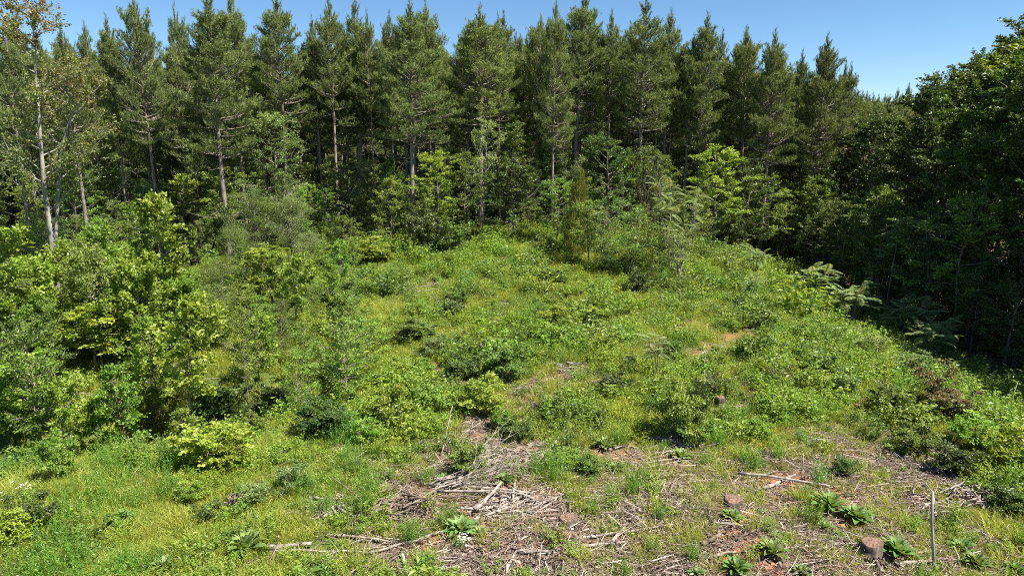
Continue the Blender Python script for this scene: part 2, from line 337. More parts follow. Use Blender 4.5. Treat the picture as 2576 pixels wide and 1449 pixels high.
def broad(seed, H, R, hb=.3, nprim=26, nsec=6, leaf=.13, lps=14, mat='mid', bark='bark_grey', r0=.09, shape='oval', el=25, flat=.5,
          stems=1, spread=.09, wob=.12, upb=.9, droop=0., lw=.62, nk=5, lean=0.):
    """broadleaf tree: limbs, side shoots and leaves carried along the shoots"""
    rs = np.random.RandomState(seed); wd = MB(); lf = MB(); LP, LD, LT = [], [], []
    for st in range(stems):
        k = 9; hs = H*(1 if st == 0 else rs.uniform(.7, .95)); hh = np.linspace(0, hs*.97, k); P = np.zeros((k, 3)); P[:, 2] = hh
        P[:, :2] += np.cumsum(rs.normal(size=(k, 2))*.018*H, 0)*np.linspace(.1, 1, k)[:, None]; P[:, 0] += lean*hh
        if stems > 1:
            a = st*6.28/stems+rs.uniform(-.4, .4); P[:, 0] += cos(a)*R*.45*(hh/hs)**1.2; P[:, 1] += sin(a)*R*.45*(hh/hs)**1.2
        wd.tube(P, (r0 if stems == 1 else r0*.6)*(1-hh/hs*.88), 6); az = rs.uniform(0, 6.28)
        N = max(3, int(nprim/stems))
        for i in range(N):
            t = (i+rs.uniform(0, .8))/N; h = hb+(1-hb)*t*.98
            if shape == 'oval': pr = (max(.02, 1-(2*t-.85)**2*.62))**.7 if t < .98 else .2
            elif shape == 'cone': pr = (1-t)**.8+.08
            elif shape == 'dome': pr = max(.15, 1-t**2.6)*.95+.05
            else: pr = .55+.45*rs.rand()
            az += 2.4+rs.uniform(-.5, .5); L = R*pr*rs.uniform(.6, 1.15)*(1 if stems == 1 else .75)
            e = radians(el*(.5+t)+rs.normal()*12); o, _ = along(P, np.array([h]))
            C = curve(o[0], [cos(az)*cos(e), sin(az)*cos(e), sin(e)], L, 4, rs, up=.35-droop, wob=wob)
            wd.tube(C, np.linspace(.2*r0+.006*L, .006, 5), 4); bt = rs.normal()*.13
            m = nsec; tt = np.concatenate([rs.uniform(.25, 1, m-1), [1.]]); Q, Dq = along(C, tt)
            for q in range(m):
                sl = (R*.34*rs.uniform(.5, 1.1))*(1.15-.5*tt[q]); dd = unit(Dq[q]+unit(rs.normal(size=3)*[1, 1, .5])*.9+[0, 0, .1-droop])
                S2 = curve(Q[q], dd, sl, 2, rs, up=-.1-droop, wob=.12); wd.tube(S2, [.008, .005, .003], 3)
                c = rs.poisson(lps*1.7)
                if c == 0: continue
                A, B = along(S2, rs.uniform(.1, 1, c)**.8)
                LP.append(A+rs.normal(size=(c, 3))*[spread, spread, spread*flat]); LD.append(unit(B+rs.normal(size=(c, 3))*[.9, .9, .35]-[0, 0, .15+droop]))
                LT.append(np.full(c, bt)+rs.normal()*.12)
    LP = np.concatenate(LP); LD = np.concatenate(LD); LT = np.concatenate(LT); n = len(LP)
    Nn = unit(rs.normal(size=(n, 3))*.62+np.array([0, 0, upb])); L = leaf*rs.uniform(.65, 1.25, n)
    lf.leaves(LP, LD, Nn, L, L*lw, np.clip(.5+LT+rs.normal(size=n)*.16, 0, 1))
    V = np.concatenate(lf.v); R = float(np.percentile(np.hypot(V[:, 0], V[:, 1]), 92)); H = float(V[:, 2].max())
    return dict(H=H, R=R, parts=[('trunk', wd.mesh('tree_wood', bark, True)), ('crown', lf.mesh('tree_leaves', mat))])

def sumac(seed, H=2.6, R=1.3, nf=60, stemh=.5, leafL=.8, mat='sumac', ns=5, sp=.5):
    """stems topped by whorls of long feather-shaped leaves"""
    rs = np.random.RandomState(seed); wd = MB(); lf = MB()
    for i in range(ns):
        a = i*6.28/ns+rs.uniform(-.4, .4); e = np.array([cos(a)*R*sp, sin(a)*R*sp, H*rs.uniform(stemh, stemh+.2)])
        C = curve([0, 0, 0], e, np.linalg.norm(e), 4, rs, up=.2, wob=.05); wd.tube(C, np.linspace(.035, .015, 5), 5)
        for j in range(nf//ns):
            az = j*2.4+rs.uniform(-.3, .3); el = rs.uniform(.15, 1.15); q, _ = along(C, np.array([rs.uniform(.6, 1)]))
            L = leafL*rs.uniform(.6, 1.15); Fd = curve(q[0], [cos(az)*cos(el), sin(az)*cos(el), sin(el)], L, 6, rs, up=-.95, wob=.03)
            wd.tube(Fd, np.linspace(.008, .003, 7), 3); m = int(L/.052); tt = np.linspace(.2, 1, m); Q, Dq = along(Fd, tt)
            tb = rs.normal()*.1
            for sg in (-1, 1):
                side = unit(np.cross(Dq, [0, 0, 1.]))*sg
                ll = .26*L*np.sin(np.clip(tt*.9+.08, 0, 1)*pi)**.55
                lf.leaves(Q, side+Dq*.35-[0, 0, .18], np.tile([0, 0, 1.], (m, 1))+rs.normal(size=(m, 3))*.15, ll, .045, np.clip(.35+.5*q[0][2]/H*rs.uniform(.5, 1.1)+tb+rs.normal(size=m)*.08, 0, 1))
    V = np.concatenate(lf.v); R = float(np.percentile(np.hypot(V[:, 0], V[:, 1]), 95)); H = float(V[:, 2].max())
    return dict(H=H, R=R, parts=[('stems', wd.mesh('stems', 'bark_grey', True)), ('leaves', lf.mesh('feather_leaves', mat))])

def mullein(seed, R=.4, H=.42, n=34, flowers=0):
    rs = np.random.RandomState(seed); lf = MB()
    for i in range(n):
        t = i/n; az = i*2.39996+rs.uniform(-.2, .2); el = radians(8+66*t**1.3); L = R*(1.05-.35*t)*rs.uniform(.85, 1.12); Wd = .13*(1.05-.4*t)*R/.4
        k = 7; s = np.linspace(0, 1, k); ang = el+radians(18)-s*radians(42)*(1-.4*t)
        x = np.concatenate([[0], np.cumsum(np.cos(ang[:-1]))])*L/(k-1); z = .03+np.concatenate([[0], np.cumsum(np.sin(ang[:-1]))])*L/(k-1)
        wv = Wd*np.sin(np.clip(s*.93+.07, 0, 1)*pi)**.8*np.where(s < .3, .75+s, 1.02)
        c = np.array([cos(az), sin(az), 0]); sd_ = np.array([-sin(az), cos(az), 0])
        mid = x[:, None]*c+z[:, None]*np.array([0, 0, 1.]); rp = .012*np.sin(s*9+i)
        Lf = mid-sd_*wv[:, None]/2+np.array([0, 0, 1.])*(wv*.28+rp)[:, None]; Rt = mid+sd_*wv[:, None]/2+np.array([0, 0, 1.])*(wv*.28-rp)[:, None]
        V = np.stack([Lf, mid, Rt], 1).reshape(-1, 3); a_ = np.arange(k-1)*3
        Q = np.concatenate([np.stack([a_, a_+3, a_+4, a_+1], 1), np.stack([a_+1, a_+4, a_+5, a_+2], 1)])
        lf._add(V, Q, None, np.clip(.25+.6*t+rs.normal()*.1+(rs.rand() < .06)*.5, 0, 1))
    parts = [('leaves', lf.mesh('rosette_leaves', 'mullein', True))]
    return dict(H=H, R=R, parts=parts)

def cedar(seed, H=4., R=1.2, mat='needle_yellow'):
    rs = np.random.RandomState(seed); wd = MB(); lf = MB(); wd.tube([[0, 0, 0], [0, 0, H*.95]], [.06, .01], 6)
    n = 5200; t = rs.beta(1.1, 1.6, n); rr = R*((1-t)**.75*(.65+.35*np.minimum(1, t*6)))*(1+.22*np.sin(t*38+rs.uniform(0, 6)))*rs.uniform(.35, 1.05, n)**.5
    az = rs.uniform(0, 6.28, n); P = np.stack([np.cos(az)*rr, np.sin(az)*rr, .1+t*H*.95+rs.normal(size=n)*.06], 1)
    D = unit(np.stack([np.cos(az)*.5, np.sin(az)*.5, np.ones(n)*.9], 1)+rs.normal(size=(n, 3))*.3)
    lf.blades(P, D, rs.uniform(.12, .3, n), .035, np.clip(.5+rs.normal(size=n)*.2, 0, 1), .1, rs=rs)
    return dict(H=H, R=R, parts=[('trunk', wd.mesh('cedar_trunk', 'bark_grey', True)), ('crown', lf.mesh('cedar_crown', mat))])

def deadshrub(seed, H=2.5, R=1.2, n=26, mat='twig', thick=.016, lean=0.):
    rs = np.random.RandomState(seed); wd = MB()
    for i in range(n):
        az = rs.uniform(0, 6.28); el = rs.uniform(.6, 1.4); L = H*rs.uniform(.6, 1.05)
        C = curve([rs.normal()*.08, rs.normal()*.08, 0], [cos(az)*cos(el)+lean, sin(az)*cos(el), sin(el)], L, 5, rs, up=.1, wob=.14)
        wd.tube(C, np.linspace(thick, .004, 6), 4); Q, Dq = along(C, rs.uniform(.3, 1, 9))
        for q in range(9):
            wd.tube(curve(Q[q], Dq[q]+rs.normal(size=3)*.6, L*rs.uniform(.1, .3), 3, rs, wob=.2), [thick*.4, .004, .003, .002], 3)
    return dict(H=H, R=R, parts=[('branches', wd.mesh('bare_twigs', mat))])

# ground clump templates ---------------------------------------------------------
def clump_grass(seed, n=70, L=.34, r=.13, w=.009, mat='grass', up=1.1, bend=.45, tmul=.2):
    rs = np.random.RandomState(seed); m = MB(); P = np.zeros((n, 3)); P[:, :2] = rs.normal(size=(n, 2))*r*.6; P[:, 2] = -.03
    D = unit(np.concatenate([P[:, :2]/r*.35+rs.normal(size=(n, 2))*.28, np.full((n, 1), up)], 1))
    m.blades(P, D, L*rs.uniform(.5, 1.15, n), w, np.clip(.42+rs.normal(size=n)*tmul, 0, 1), bend, rs=rs); return m.mesh('tuft', mat)
def clump_forb(seed, ns=10, H=.45, R=.24, leaf=.06, nl=14, mat='bright', lw=.5, upr=1.):
    rs = np.random.RandomState(seed); m = MB(); LP, LD = [], []; leaf *= .78; nl = int(nl*1.5); H *= .88
    for i in range(ns):
        az = rs.uniform(0, 6.28); e = np.array([cos(az)*R*rs.uniform(.2, 1), sin(az)*R*rs.uniform(.2, 1), H*rs.uniform(.45, 1.05)*upr])
        C = curve([e[0]*.25, e[1]*.25, -.03], e, np.linalg.norm(e), 3, rs, wob=.12); m.tube(C, [.005, .004, .003, .002], 3, .1)
        A, B = along(C, rs.uniform(.2, 1, nl)); a2 = rs.uniform(0, 6.28, nl)
        D = np.stack([np.cos(a2), np.sin(a2), rs.uniform(-.25, .5, nl)], 1); LP.append(A+D*.015); LD.append(D)
    LP = np.concatenate(LP); LD = np.concatenate(LD); n = len(LP); L = leaf*rs.uniform(.6, 1.3, n)
    m.leaves(LP, LD, rs.normal(size=(n, 3))*.4+[0, 0, 1], L, L*lw, np.clip(.5+rs.normal(size=n)*.18, 0, 1)); return m.mesh('forb', mat)
def clump_spire(seed, ns=22, H=.75, R=.16, mat='reed'):
    rs = np.random.RandomState(seed); m = MB()
    for i in range(ns):
        x, y = rs.normal(size=2)*R*.7; h = H*rs.uniform(.55, 1.05); k = int(h/.022); z = np.linspace(.04, h, k); a = np.arange(k)*2.4
        P = np.stack([x*(1+z*.6), y*(1+z*.6), z], 1); D = unit(np.stack([np.cos(a), np.sin(a), np.full(k, .9)], 1))
        m.needles(P, D, .1*(1.1-z/h*.6), .014, np.clip(.4+.3*z/h+rs.normal(size=k)*.12, 0, 1), rs)
    return m.mesh('spire', mat)
def clump_sticks(seed, n=16, R=.35, mat='chips', Lm=.3):
    rs = np.random.RandomState(seed); m = MB()
    for i in range(n):
        x, y = rs.normal(size=2)*R; az = rs.uniform(0, 3.14)*.75-.4; L = Lm*rs.lognormal(0, .5); d = np.array([cos(az), sin(az), rs.normal()*.08]); r = rs.uniform(.003, .009)
        p = np.array([x, y, rs.uniform(0, .05)]); m.tube([p-d*L/2, p+d*L*.1+rs.normal(size=3)*.015, p+d*L/2], [r, r*1.1, r*.6], 4, np.clip(rs.normal(.6, .25), 0, 1))
    for i in range(n*2):
        x, y = rs.normal(size=2)*R; az = rs.uniform(0, 6.28); L = rs.uniform(.03, .1); w2 = rs.uniform(.015, .05)
        m.leaves([[x, y, rs.uniform(.005, .03)]], [[cos(az), sin(az), rs.normal()*.2]], [[rs.normal()*.3, rs.normal()*.3, 1]], L, w2, np.clip(rs.normal(.5, .3), 0, 1))
    return m.mesh('sticks', mat)

def stuff(name, label, cat, templates, x, y, scale, idx, rs, zoff=0., tiltamt=.12, sz=None):
    """uncountable ground cover: one object that scatters small clumps over its points"""
    n = len(x); me = bpy.data.meshes.new(name); me.vertices.add(n)
    me.vertices.foreach_set('co', np.stack([x, y, terr(x, y)+zoff], 1).astype(np.float32).ravel())
    a = me.attributes.new('rot', 'FLOAT_VECTOR', 'POINT'); a.data.foreach_set('vector', np.stack([rs.normal(size=n)*tiltamt, rs.normal(size=n)*tiltamt, rs.uniform(0, 6.28, n)], 1).astype(np.float32).ravel())
    a = me.attributes.new('scl', 'FLOAT_VECTOR', 'POINT'); a.data.foreach_set('vector', np.stack([scale, scale, scale if sz is None else sz], 1).astype(np.float32).ravel())
    a = me.attributes.new('pick', 'INT', 'POINT'); a.data.foreach_set('value', idx.astype(np.int32))
    o = ob(name, me); tag(o, label, cat, kind='stuff')
    col = bpy.data.collections.new(name+'_clumps')
    for i, t in enumerate(templates):
        q = bpy.data.objects.new('%s_clump_%02d' % (name, i), t); col.objects.link(q)
    ng = bpy.data.node_groups.new(name+'_scatter', 'GeometryNodeTree')
    ng.interface.new_socket('Geometry', in_out='INPUT', socket_type='NodeSocketGeometry'); ng.interface.new_socket('Geometry', in_out='OUTPUT', socket_type='NodeSocketGeometry')
    N = ng.nodes.new; L = ng.links.new; gi = N('NodeGroupInput'); go = N('NodeGroupOutput'); ip = N('GeometryNodeInstanceOnPoints'); ci = N('GeometryNodeCollectionInfo')
    ci.inputs[0].default_value = col; ci.inputs['Separate Children'].default_value = True; ci.inputs['Reset Children'].default_value = True
    def attr(nm, ty):
        q = N('GeometryNodeInputNamedAttribute'); q.data_type = ty; q.inputs[0].default_value = nm; return q.outputs[0]
    L(gi.outputs[0], ip.inputs['Points']); L(ci.outputs[0], ip.inputs['Instance']); ip.inputs['Pick Instance'].default_value = True
    L(attr('pick', 'INT'), ip.inputs['Instance Index']); L(attr('rot', 'FLOAT_VECTOR'), ip.inputs['Rotation']); L(attr('scl', 'FLOAT_VECTOR'), ip.inputs['Scale'])
    L(ip.outputs[0], go.inputs[0]); md = o.modifiers.new('scatter', 'NODES'); md.node_group = ng
    return o

# ------------------------------------------------------------------ build the prototypes
PINES = [pine(17, 19, .42, 2.5, .17), pine(18, 19, .55, 3.1, dense=.8, lean=.03), pine(19, 19, .46, 2.7, dense=.75, stubs=18), pine(11, 19, .44, 3.3), pine(12, 19, .5, 3.0), pine(13, 19, .4, 3.6), pine(14, 19, .52, 2.8, dense=.85), pine(15, 19, .47, 3.2, dense=.9), pine(16, 19, .48, 3.4)]
SLIM = [pine(21, 17, .55, 2.0, .15, dense=.8), pine(22, 17, .6, 2.2, .16, dense=.8)]
UNDER_D = [broad(31, 6, 2.2, .18, 30, 6, .13, 20, 'dark', flat=.35, el=18), broad(32, 6, 2.4, .25, 28, 6, .135, 20, 'dark', flat=.35, el=14), broad(33, 7, 2.0, .2, 32, 6, .125, 19, 'dark', shape='cone')]
UNDER_M = [broad(41, 6, 2.0, .2, 30, 6, .125, 19, 'mid', flat=.35, el=16), broad(42, 6.5, 2.3, .3, 26, 6, .13, 20, 'mid', flat=.3, el=10), broad(43, 6, 1.8, .15, 30, 6, .12, 19, 'mid')]
UNDER_B = [broad(51, 6, 1.9, .25, 28, 6, .14, 19, 'bright', flat=.4, el=20), broad(52, 5.5, 1.8, .3, 26, 6, .145, 19, 'bright', flat=.4)]
UNDER_G = [broad(61, 8, 2.4, .2, 34, 7, .11, 20, 'grey', shape='oval', el=30), broad(62, 7, 2.0, .25, 30, 6, .11, 16, 'grey', bark='bark_pale', el=30)]
FEATHER = [broad(71, 5.5, 2.2, .08, 46, 8, .085, 22, 'mid', el=30, lw=.4, spread=.14), broad(72, 5, 2.2, .05, 46, 8, .085, 20, 'grey', el=35, lw=.4, spread=.14)]
SAP_B = [broad(81, 6, 1.35, .42, 26, 6, .15, 12, 'bright', 'bark_pine', r0=.06, lw=.8, upb=.5, flat=.8), broad(82, 5, 1.3, .25, 28, 6, .14, 12, 'bright', 'bark_pine', r0=.055, lw=.8, upb=.5, flat=.8), broad(83, 5, 1.2, .35, 26, 5, .14, 12, 'yellow', r0=.05, lw=.75)]
SAP_D = [broad(91, 5.5, 1.3, .3, 28, 6, .1, 12, 'mid', 'bark_pine', r0=.05, upb=.5), broad(92, 5.5, 1.2, .25, 28, 6, .1, 12, 'bright', 'bark_pine', r0=.05, upb=.5)]
BIGLEAF = [broad(101, 5, 2.2, .1, 34, 7, .15, 20, 'bright', r0=.08, lw=.85, flat=.9, upb=.45, el=32), broad(102, 5.5, 2.4, .12, 34, 7, .14, 20, 'bright', r0=.08, lw=.85, flat=.9, upb=.45, el=32), broad(103, 4, 2.0, .08, 32, 7, .13, 20, 'bright', r0=.06, lw=.8, flat=.9, upb=.45, el=32)]
TALL = [broad(110, 13, 3.4, .1, 60, 9, .17, 22, 'dark', r0=.18, flat=.4, upb=.7), broad(111, 13, 3.6, .3, 52, 9, .17, 22, 'dark', r0=.2, flat=.4, upb=.7), broad(112, 13, 3.3, .35, 50, 9, .17, 22, 'dark', r0=.18, flat=.4, upb=.7), broad(113, 13, 3.2, .28, 50, 9, .17, 22, 'mid', r0=.18, flat=.4, upb=.7)]
BUSH_D = [broad(121, 1.6, .9, .03, 26, 6, .09, 12, 'dark', r0=.025, stems=5, shape='dome', spread=.06), broad(122, 1.5, .9, .03, 26, 6, .085, 12, 'mid', r0=.025, stems=5, shape='dome', spread=.06)]
BUSH_B = [broad(131, 1.4, .8, .03, 24, 6, .085, 12, 'bright', r0=.022, stems=5, shape='dome', spread=.06), broad(132, 1.4, .8, .03, 24, 6, .08, 12, 'yellow', r0=.022, stems=5, shape='dome', spread=.06)]
BUSH_G = [broad(141, 1.4, .9, .03, 26, 6, .075, 12, 'grey', r0=.02, stems=6, shape='dome', spread=.06)]
BUSH_R = [broad(151, 1.7, .9, .05, 26, 6, .085, 11, 'maroon', r0=.025, stems=5, shape='dome', spread=.06, droop=.25)]
THIN = [broad(161, 4.5, 1.2, .1, 34, 6, .08, 8, 'mid', r0=.03, stems=3, el=45), broad(162, 4.5, 1.1, .1, 34, 6, .08, 8, 'grey', r0=.03, stems=3, el=45)]
SUMAC = [sumac(171), sumac(172, 2.4, 1.3, 55), sumac(173, 2.6, 1.0, 27, .72, .8, ns=3, sp=.25)]
MULL = [mullein(181), mullein(182, .4, .42, 28), mullein(183, .4, .42, 40), mullein(184, .4, .42, 20), mullein(185, .4, .42, 26), mullein(186, .4, .42, 37)]
CEDAR = [cedar(191), cedar(192, 4, 1.4)]


# ------------------------------------------------------------------ front pines
ORD = ['first', 'second', 'third', 'fourth', 'fifth', 'sixth', 'seventh', 'eighth', 'ninth', 'tenth', 'eleventh', 'twelfth', 'thirteenth', 'fourteenth', 'fifteenth', 'sixteenth',
       'seventeenth', 'eighteenth', 'nineteenth', 'twentieth', 'twenty-first', 'twenty-second', 'twenty-third', 'twenty-fourth', 'twenty-fifth', 'twenty-sixth', 'twenty-seventh', 'twenty-eighth', 'twenty-ninth', 'thirtieth']
front = [  # u, v of the top, distance, crown width px, note
    (20, 55, 50, 150, 'dark'), (172, 80, 49, 170, 'dense dark'), (280, 48, 53, 150, 'dense dark'), (363, 0, 52, 190, 'broad'), (457, 20, 60, 110, 'thin-topped'),
    (540, -12, 50, 230, 'massive'), (590, -8, 56, 190, 'tall'), (703, 2, 56, 190, 'spiky-topped'), (833, 2, 57, 150, 'narrow'), (893, 5, 60, 150, 'slender'), (982, 40, 58, 120, 'short'),
    (1028, 12, 50, 240, 'broad'), (1079, 17, 62, 190, 'dark'), (1207, 27, 55, 230, 'round-shouldered'), (1267, 40, 62, 140, 'thin'), (1392, 14, 54, 150, 'narrow'), (1449, -2, 57, 200, 'full'),
    (1534, 37, 58, 130, 'small-topped'), (1619, 6, 55, 190, 'tall'), (1678, 36, 58, 170, 'leaning'), (1769, 42, 57, 190, 'bushy'), (1874, 78, 60, 130, 'narrow'), (1947, 85, 55, 180, 'flat-topped'),
    (2014, 137, 66, 120, 'distant'), (2072, 97, 56, 170, 'ragged-topped'), (2120, 165, 62, 110, 'low')]
for i, (u, v, D, wpx, note) in enumerate(front):
    x = XA(u, D, 200); h = ZT(v, D)-float(terr(x, D)); p = (PINES if u < 1850 else PINES[1:4]+SLIM)[(i*5+2) % (9 if u < 1850 else 5)]
    depth = D*cos(PITCH)-(h-HC)*sin(PITCH)*.6; r = wpx/F*depth/2
    put('pine_tree', p, x, D, '%s pine with grey trunk, %s from the left along the front of the stand' % (note, ORD[i]), 'pine tree', 'pines along the front of the stand',
        (r/p['R'], r/p['R'], h/p['H']), rnd.uniform(0, 6.28))
rp = random.Random(8)
for i in range(27):                                          # slimmer pines standing between and just behind the front ones
    u = 60+i*80+rp.uniform(-22, 22); D = rp.uniform(57, 61); v = float(np.interp(u, [0, 1800, 1950, 2200], [70, 75, 130, 200]))+rp.uniform(-35, 45); x = XA(u, D, 200); h = ZT(v, D)-float(terr(x, D)); p = rp.choice([PINES[1], PINES[4], PINES[6], PINES[8]]+SLIM*2)
    near = min(front, key=lambda f: abs(f[0]-u)); k_ = sorted(f[0] for f in front).index(near[0])
    put('pine_tree', p, x, D, 'slim pine of the second row, just %s of the %s front pine from the left' % ('right' if u > near[0] else 'left', ORD[k_]), 'pine tree', 'slim pines of the second row', (rp.uniform(.62, .85),)*2+(h/p['H'],), rp.uniform(0, 6.28))
# rows behind
for D in (61, 65, 70, 75, 81, 88, 96, 105):
    hw = D*.84; x = -hw+rnd.uniform(0, 3); st = 4.0+(D-60)*.06
    while x < hw*.8:
        y = D+rnd.uniform(-2, 2); xx = x+rnd.uniform(-1, 1); h = rnd.uniform(16.5, 19)*(1 if xx < 12 else .9); p = rnd.choice(PINES)
        uu = 1288+F*xx/(y*cos(PITCH)+1.5); h = min(h, ZT(float(np.interp(uu, [1800, 1900, 2000, 2150, 2250, 2600], [60, 125, 160, 205, 225, 225])), y)+rnd.uniform(-.5, .2))
        ks = min(range(len(front)), key=lambda q: abs(sorted(front)[q][0]-uu))
        put('pine_tree', p, xx, y, 'pine of the %s row back, behind the %s front pine from the left' % (ORD[(61, 65, 70, 75, 81, 88, 96, 105).index(D)+2], ORD[ks]), 'pine tree', 'pines deep in the stand', (1.0, 1.0, h/19), rnd.uniform(0, 6.28))
        x += st*rnd.uniform(.8, 1.25)

rs = np.random.RandomState(3); n = 700; x = rs.uniform(-165, 110, n); y = rs.uniform(111, 175, n)
FARWOOD = (x, y, rs.uniform(.9, 1.05, n), rs.randint(0, 2, n), rs)
# ------------------------------------------------------------------ understory along the pine edge (hand placed)
U = 'young trees under the pines'
E = [ # protos, k, u, v base, v top, width, label
    (UNDER_G, 0, 705, 640, 278, 170, 'pale green leafy tree rising to the lowest pine branches beside two bare pine trunks'),
    (UNDER_G, 1, 1215, 604, 290, 110, 'thin grey-green tree with a white lower stem at the top of the clearing'),
    (UNDER_B, 0, 1105, 610, 376, 130, 'vivid green tree with drooping sprays right of the bare-trunked pine'),
    (BUSH_D, 0, 1062, 640, 505, 90, 'vine-smothered rounded shrub at the foot of the bare-trunked pine'),
    (BUSH_D, 1, 1135, 640, 540, 90, 'second vine-smothered mound, just right of the first'),
    (UNDER_M, 2, 985, 620, 440, 90, 'leafy green sapling left of the bare-trunked pine'),
    (UNDER_D, 0, 1290, 600, 400, 160, 'dark green tree in the gap behind the top of the clearing'),
    (UNDER_D, 2, 1280, 598, 300, 110, 'tall very dark tree with bluish leaves in the middle of the wood edge'),
    (CEDAR, 0, 1455, 640, 418, 90, 'olive cone-shaped cedar in front of two pine trunks'),
    (UNDER_M, 0, 1400, 615, 440, 90, 'green sapling left of the olive cedar'),
    (UNDER_D, 1, 1530, 600, 330, 120, 'dark green tree right of the olive cedar, behind the pale saplings'),
    (UNDER_B, 1, 1480, 665, 500, 90, 'light green sapling in front of the olive cedar'),
    (THIN, 1, 1520, 680, 500, 90, 'wispy grey-leaved sapling clump below the olive cedar'),
    (THIN, 0, 1580, 700, 495, 110, 'wispy green sapling clump left of the dead brown brush'),
    ([deadshrub(205, 2.5, 1.2, 16, 'twig_dark', .01)], 0, 1625, 640, 370, 100, 'leafless reddish-brown brush tangled round a pine trunk'),
    (THIN, 0, 1640, 700, 530, 110, 'thin-stemmed sapling clump with sparse leaves above the small dark bush'),
    ([sumac(175, 4.5, 1.6, 70, .55, .7, ns=6, sp=.6)], 0, 1690, 690, 440, 150, 'tall feathery-leaved tree with pale crooked branches at the clearing corner'),
    (THIN, 1, 1705, 720, 560, 80, 'spindly sapling beside a broken white trunk'),
    (UNDER_B, 0, 1790, 640, 360, 140, 'light green tree right of the feathery tree'),
    (UNDER_M, 1, 1740, 650, 470, 110, 'mid-green layered tree at the clearing corner'),
    (UNDER_M, 1, 1860, 620, 380, 120, 'layered green tree between two slender pine trunks'),
    (UNDER_B, 1, 1855, 640, 470, 110, 'low light-green tree standing in front of a slender pine trunk'),
    (UNDER_G, 1, 1980, 590, 420, 130, 'grey-green layered tree with flat sprays, right of a slender pine'),
    (UNDER_B, 0, 1850, 330, 190, 90, 'x'),
    (UNDER_M, 0, 2110, 620, 440, 110, 'green tree at the far right end of the pines'),
    (UNDER_M, 2, 2170, 660, 480, 90, 'small green tree at the dark corner where pines meet the broadleaf wood'),
    (UNDER_D, 1, 880, 610, 400, 130, 'dark leafy tree behind the shrub at the clearing edge'),
    (UNDER_D, 2, 800, 605, 420, 110, 'dark green tree in the shade right of the pale leafy tree'),
    (UNDER_D, 0, 330, 610, 380, 190, 'dark spreading tree in shadow behind the pale-barked tree'),
    (UNDER_M, 0, 230, 640, 420, 120, 'green tree in half shade right of the pale-barked trunks'),
    (UNDER_D, 1, 440, 600, 430, 130, 'dark tree behind the bright maple-like tree'),
    (FEATHER, 0, 660, 700, 468, 170, 'feathery mid-green tree right of the bare pine trunk'),
    (FEATHER, 1, 740, 690, 480, 130, 'soft grey-green fine-leaved tree below the pale leafy tree'),
    (FEATHER, 0, 610, 730, 560, 120, 'dull green fine-leaved shrub at the foot of the bare pine trunk'),
    (FEATHER, 1, 780, 660, 580, 70, 'small soft-leaved tree with whitish stem at the top left of the clearing'),
    (UNDER_M, 2, 865, 680, 540, 100, 'round leafy shrub on thin stems at the top left of the clearing'),
    (BUSH_B, 0, 925, 660, 595, 120, 'low spreading light-green shrub beside the dark gap under the pines'),
    (BUSH_G, 0, 1297, 615, 566, 40, 'little silvery shrub against the dark wood edge'),
    (UNDER_D, 0, 1960, 560, 440, 130, 'x'),
]
for pr, k, u, vb, vt, wd_, lab in E:
    if lab == 'x': continue
    nm = {id(BUSH_D): 'shrub', id(BUSH_B): 'shrub', id(BUSH_G): 'shrub', id(CEDAR): 'cedar_tree', }.get(id(pr), 'feathery_tree' if 'feathery-leaved tree' in lab else 'dead_brush' if 'leafless' in lab else 'young_tree')
    fit(nm, pr, u, vb, vt, wd_, lab, nm.replace('_', ' ').replace('young tree', 'tree'), U if nm == 'young_tree' else None, k=k)
# filling understory, several ranks deep
for D, n, lo, hi in ((55, 30, 3.2, 7), (58.5, 28, 4.5, 8.5), (63, 26, 5, 9), (69, 22, 5, 8), (77, 20, 5, 8.5), (90, 22, 6, 9)):
    for i in range(n):
        x = -D*.8+(i+rnd.uniform(.1, .9))*(D*1.5)/n; y = D+rnd.uniform(-1.8, 1.8)
        if abs(x-(-1)) < 2.5 and D < 57: continue
        if x < -12: y -= (-12-x)*.12*(1 if D < 60 else 0)
        p = rnd.choice(UNDER_D+UNDER_M*2+UNDER_G+(UNDER_B[:1] if D < 60 else [])); h = rnd.uniform(lo, hi)
        uu = 1288+F*x/(y*cos(PITCH)+1.5); ks = min(range(len(front)), key=lambda q: abs(sorted(front)[q][0]-uu))
        put('young_tree', p, x, y, 'shaded leafy young tree, %s rank into the wood, below the %s front pine' % (ORD[(55, 58.5, 63, 69, 77, 90).index(D)], ORD[ks]), 'tree', 'shaded young trees under the pines', (h/p['H']*rnd.uniform(.8, 1.2),)*2+(h/p['H'],), rnd.uniform(0, 6.28))

FU = sorted(f[0] for f in front)
SEEN = set()
for i in range(75):                                          # sunlit rank right at the tree line
    u = 60+i*28.5+rnd.uniform(-25, 25); D = 53+rnd.uniform(-1.5, 1.5)-(2.0 if u < 900 else 0)
    if 1215 < u < 1420: continue
    p = rnd.choice(UNDER_M*2+UNDER_G*2+UNDER_D[:1]+UNDER_B[:1]+THIN); h = rnd.uniform(2.5, 7.8)
    j = min(range(len(FU)), key=lambda q: abs(FU[q]-u)); m_ = p['parts'][1][1].materials[0].name.split('_')[0]
    lab = '%s %s young tree at the foot of the %s front pine from the left' % ({'dark': 'dark green', 'grey': 'grey-green', 'bright': 'bright green'}.get(m_, 'mid-green'), 'tall' if h > 4.4 else 'small', ORD[j])
    if lab in SEEN: continue
    SEEN.add(lab)
    put('young_tree', p, XA(u, D, 600), D, lab, 'tree', 'leafy screen along the tree line', (h/p['H']*rnd.uniform(.8, 1.1),)*2+(h/p['H'],), rnd.uniform(0, 6.28))

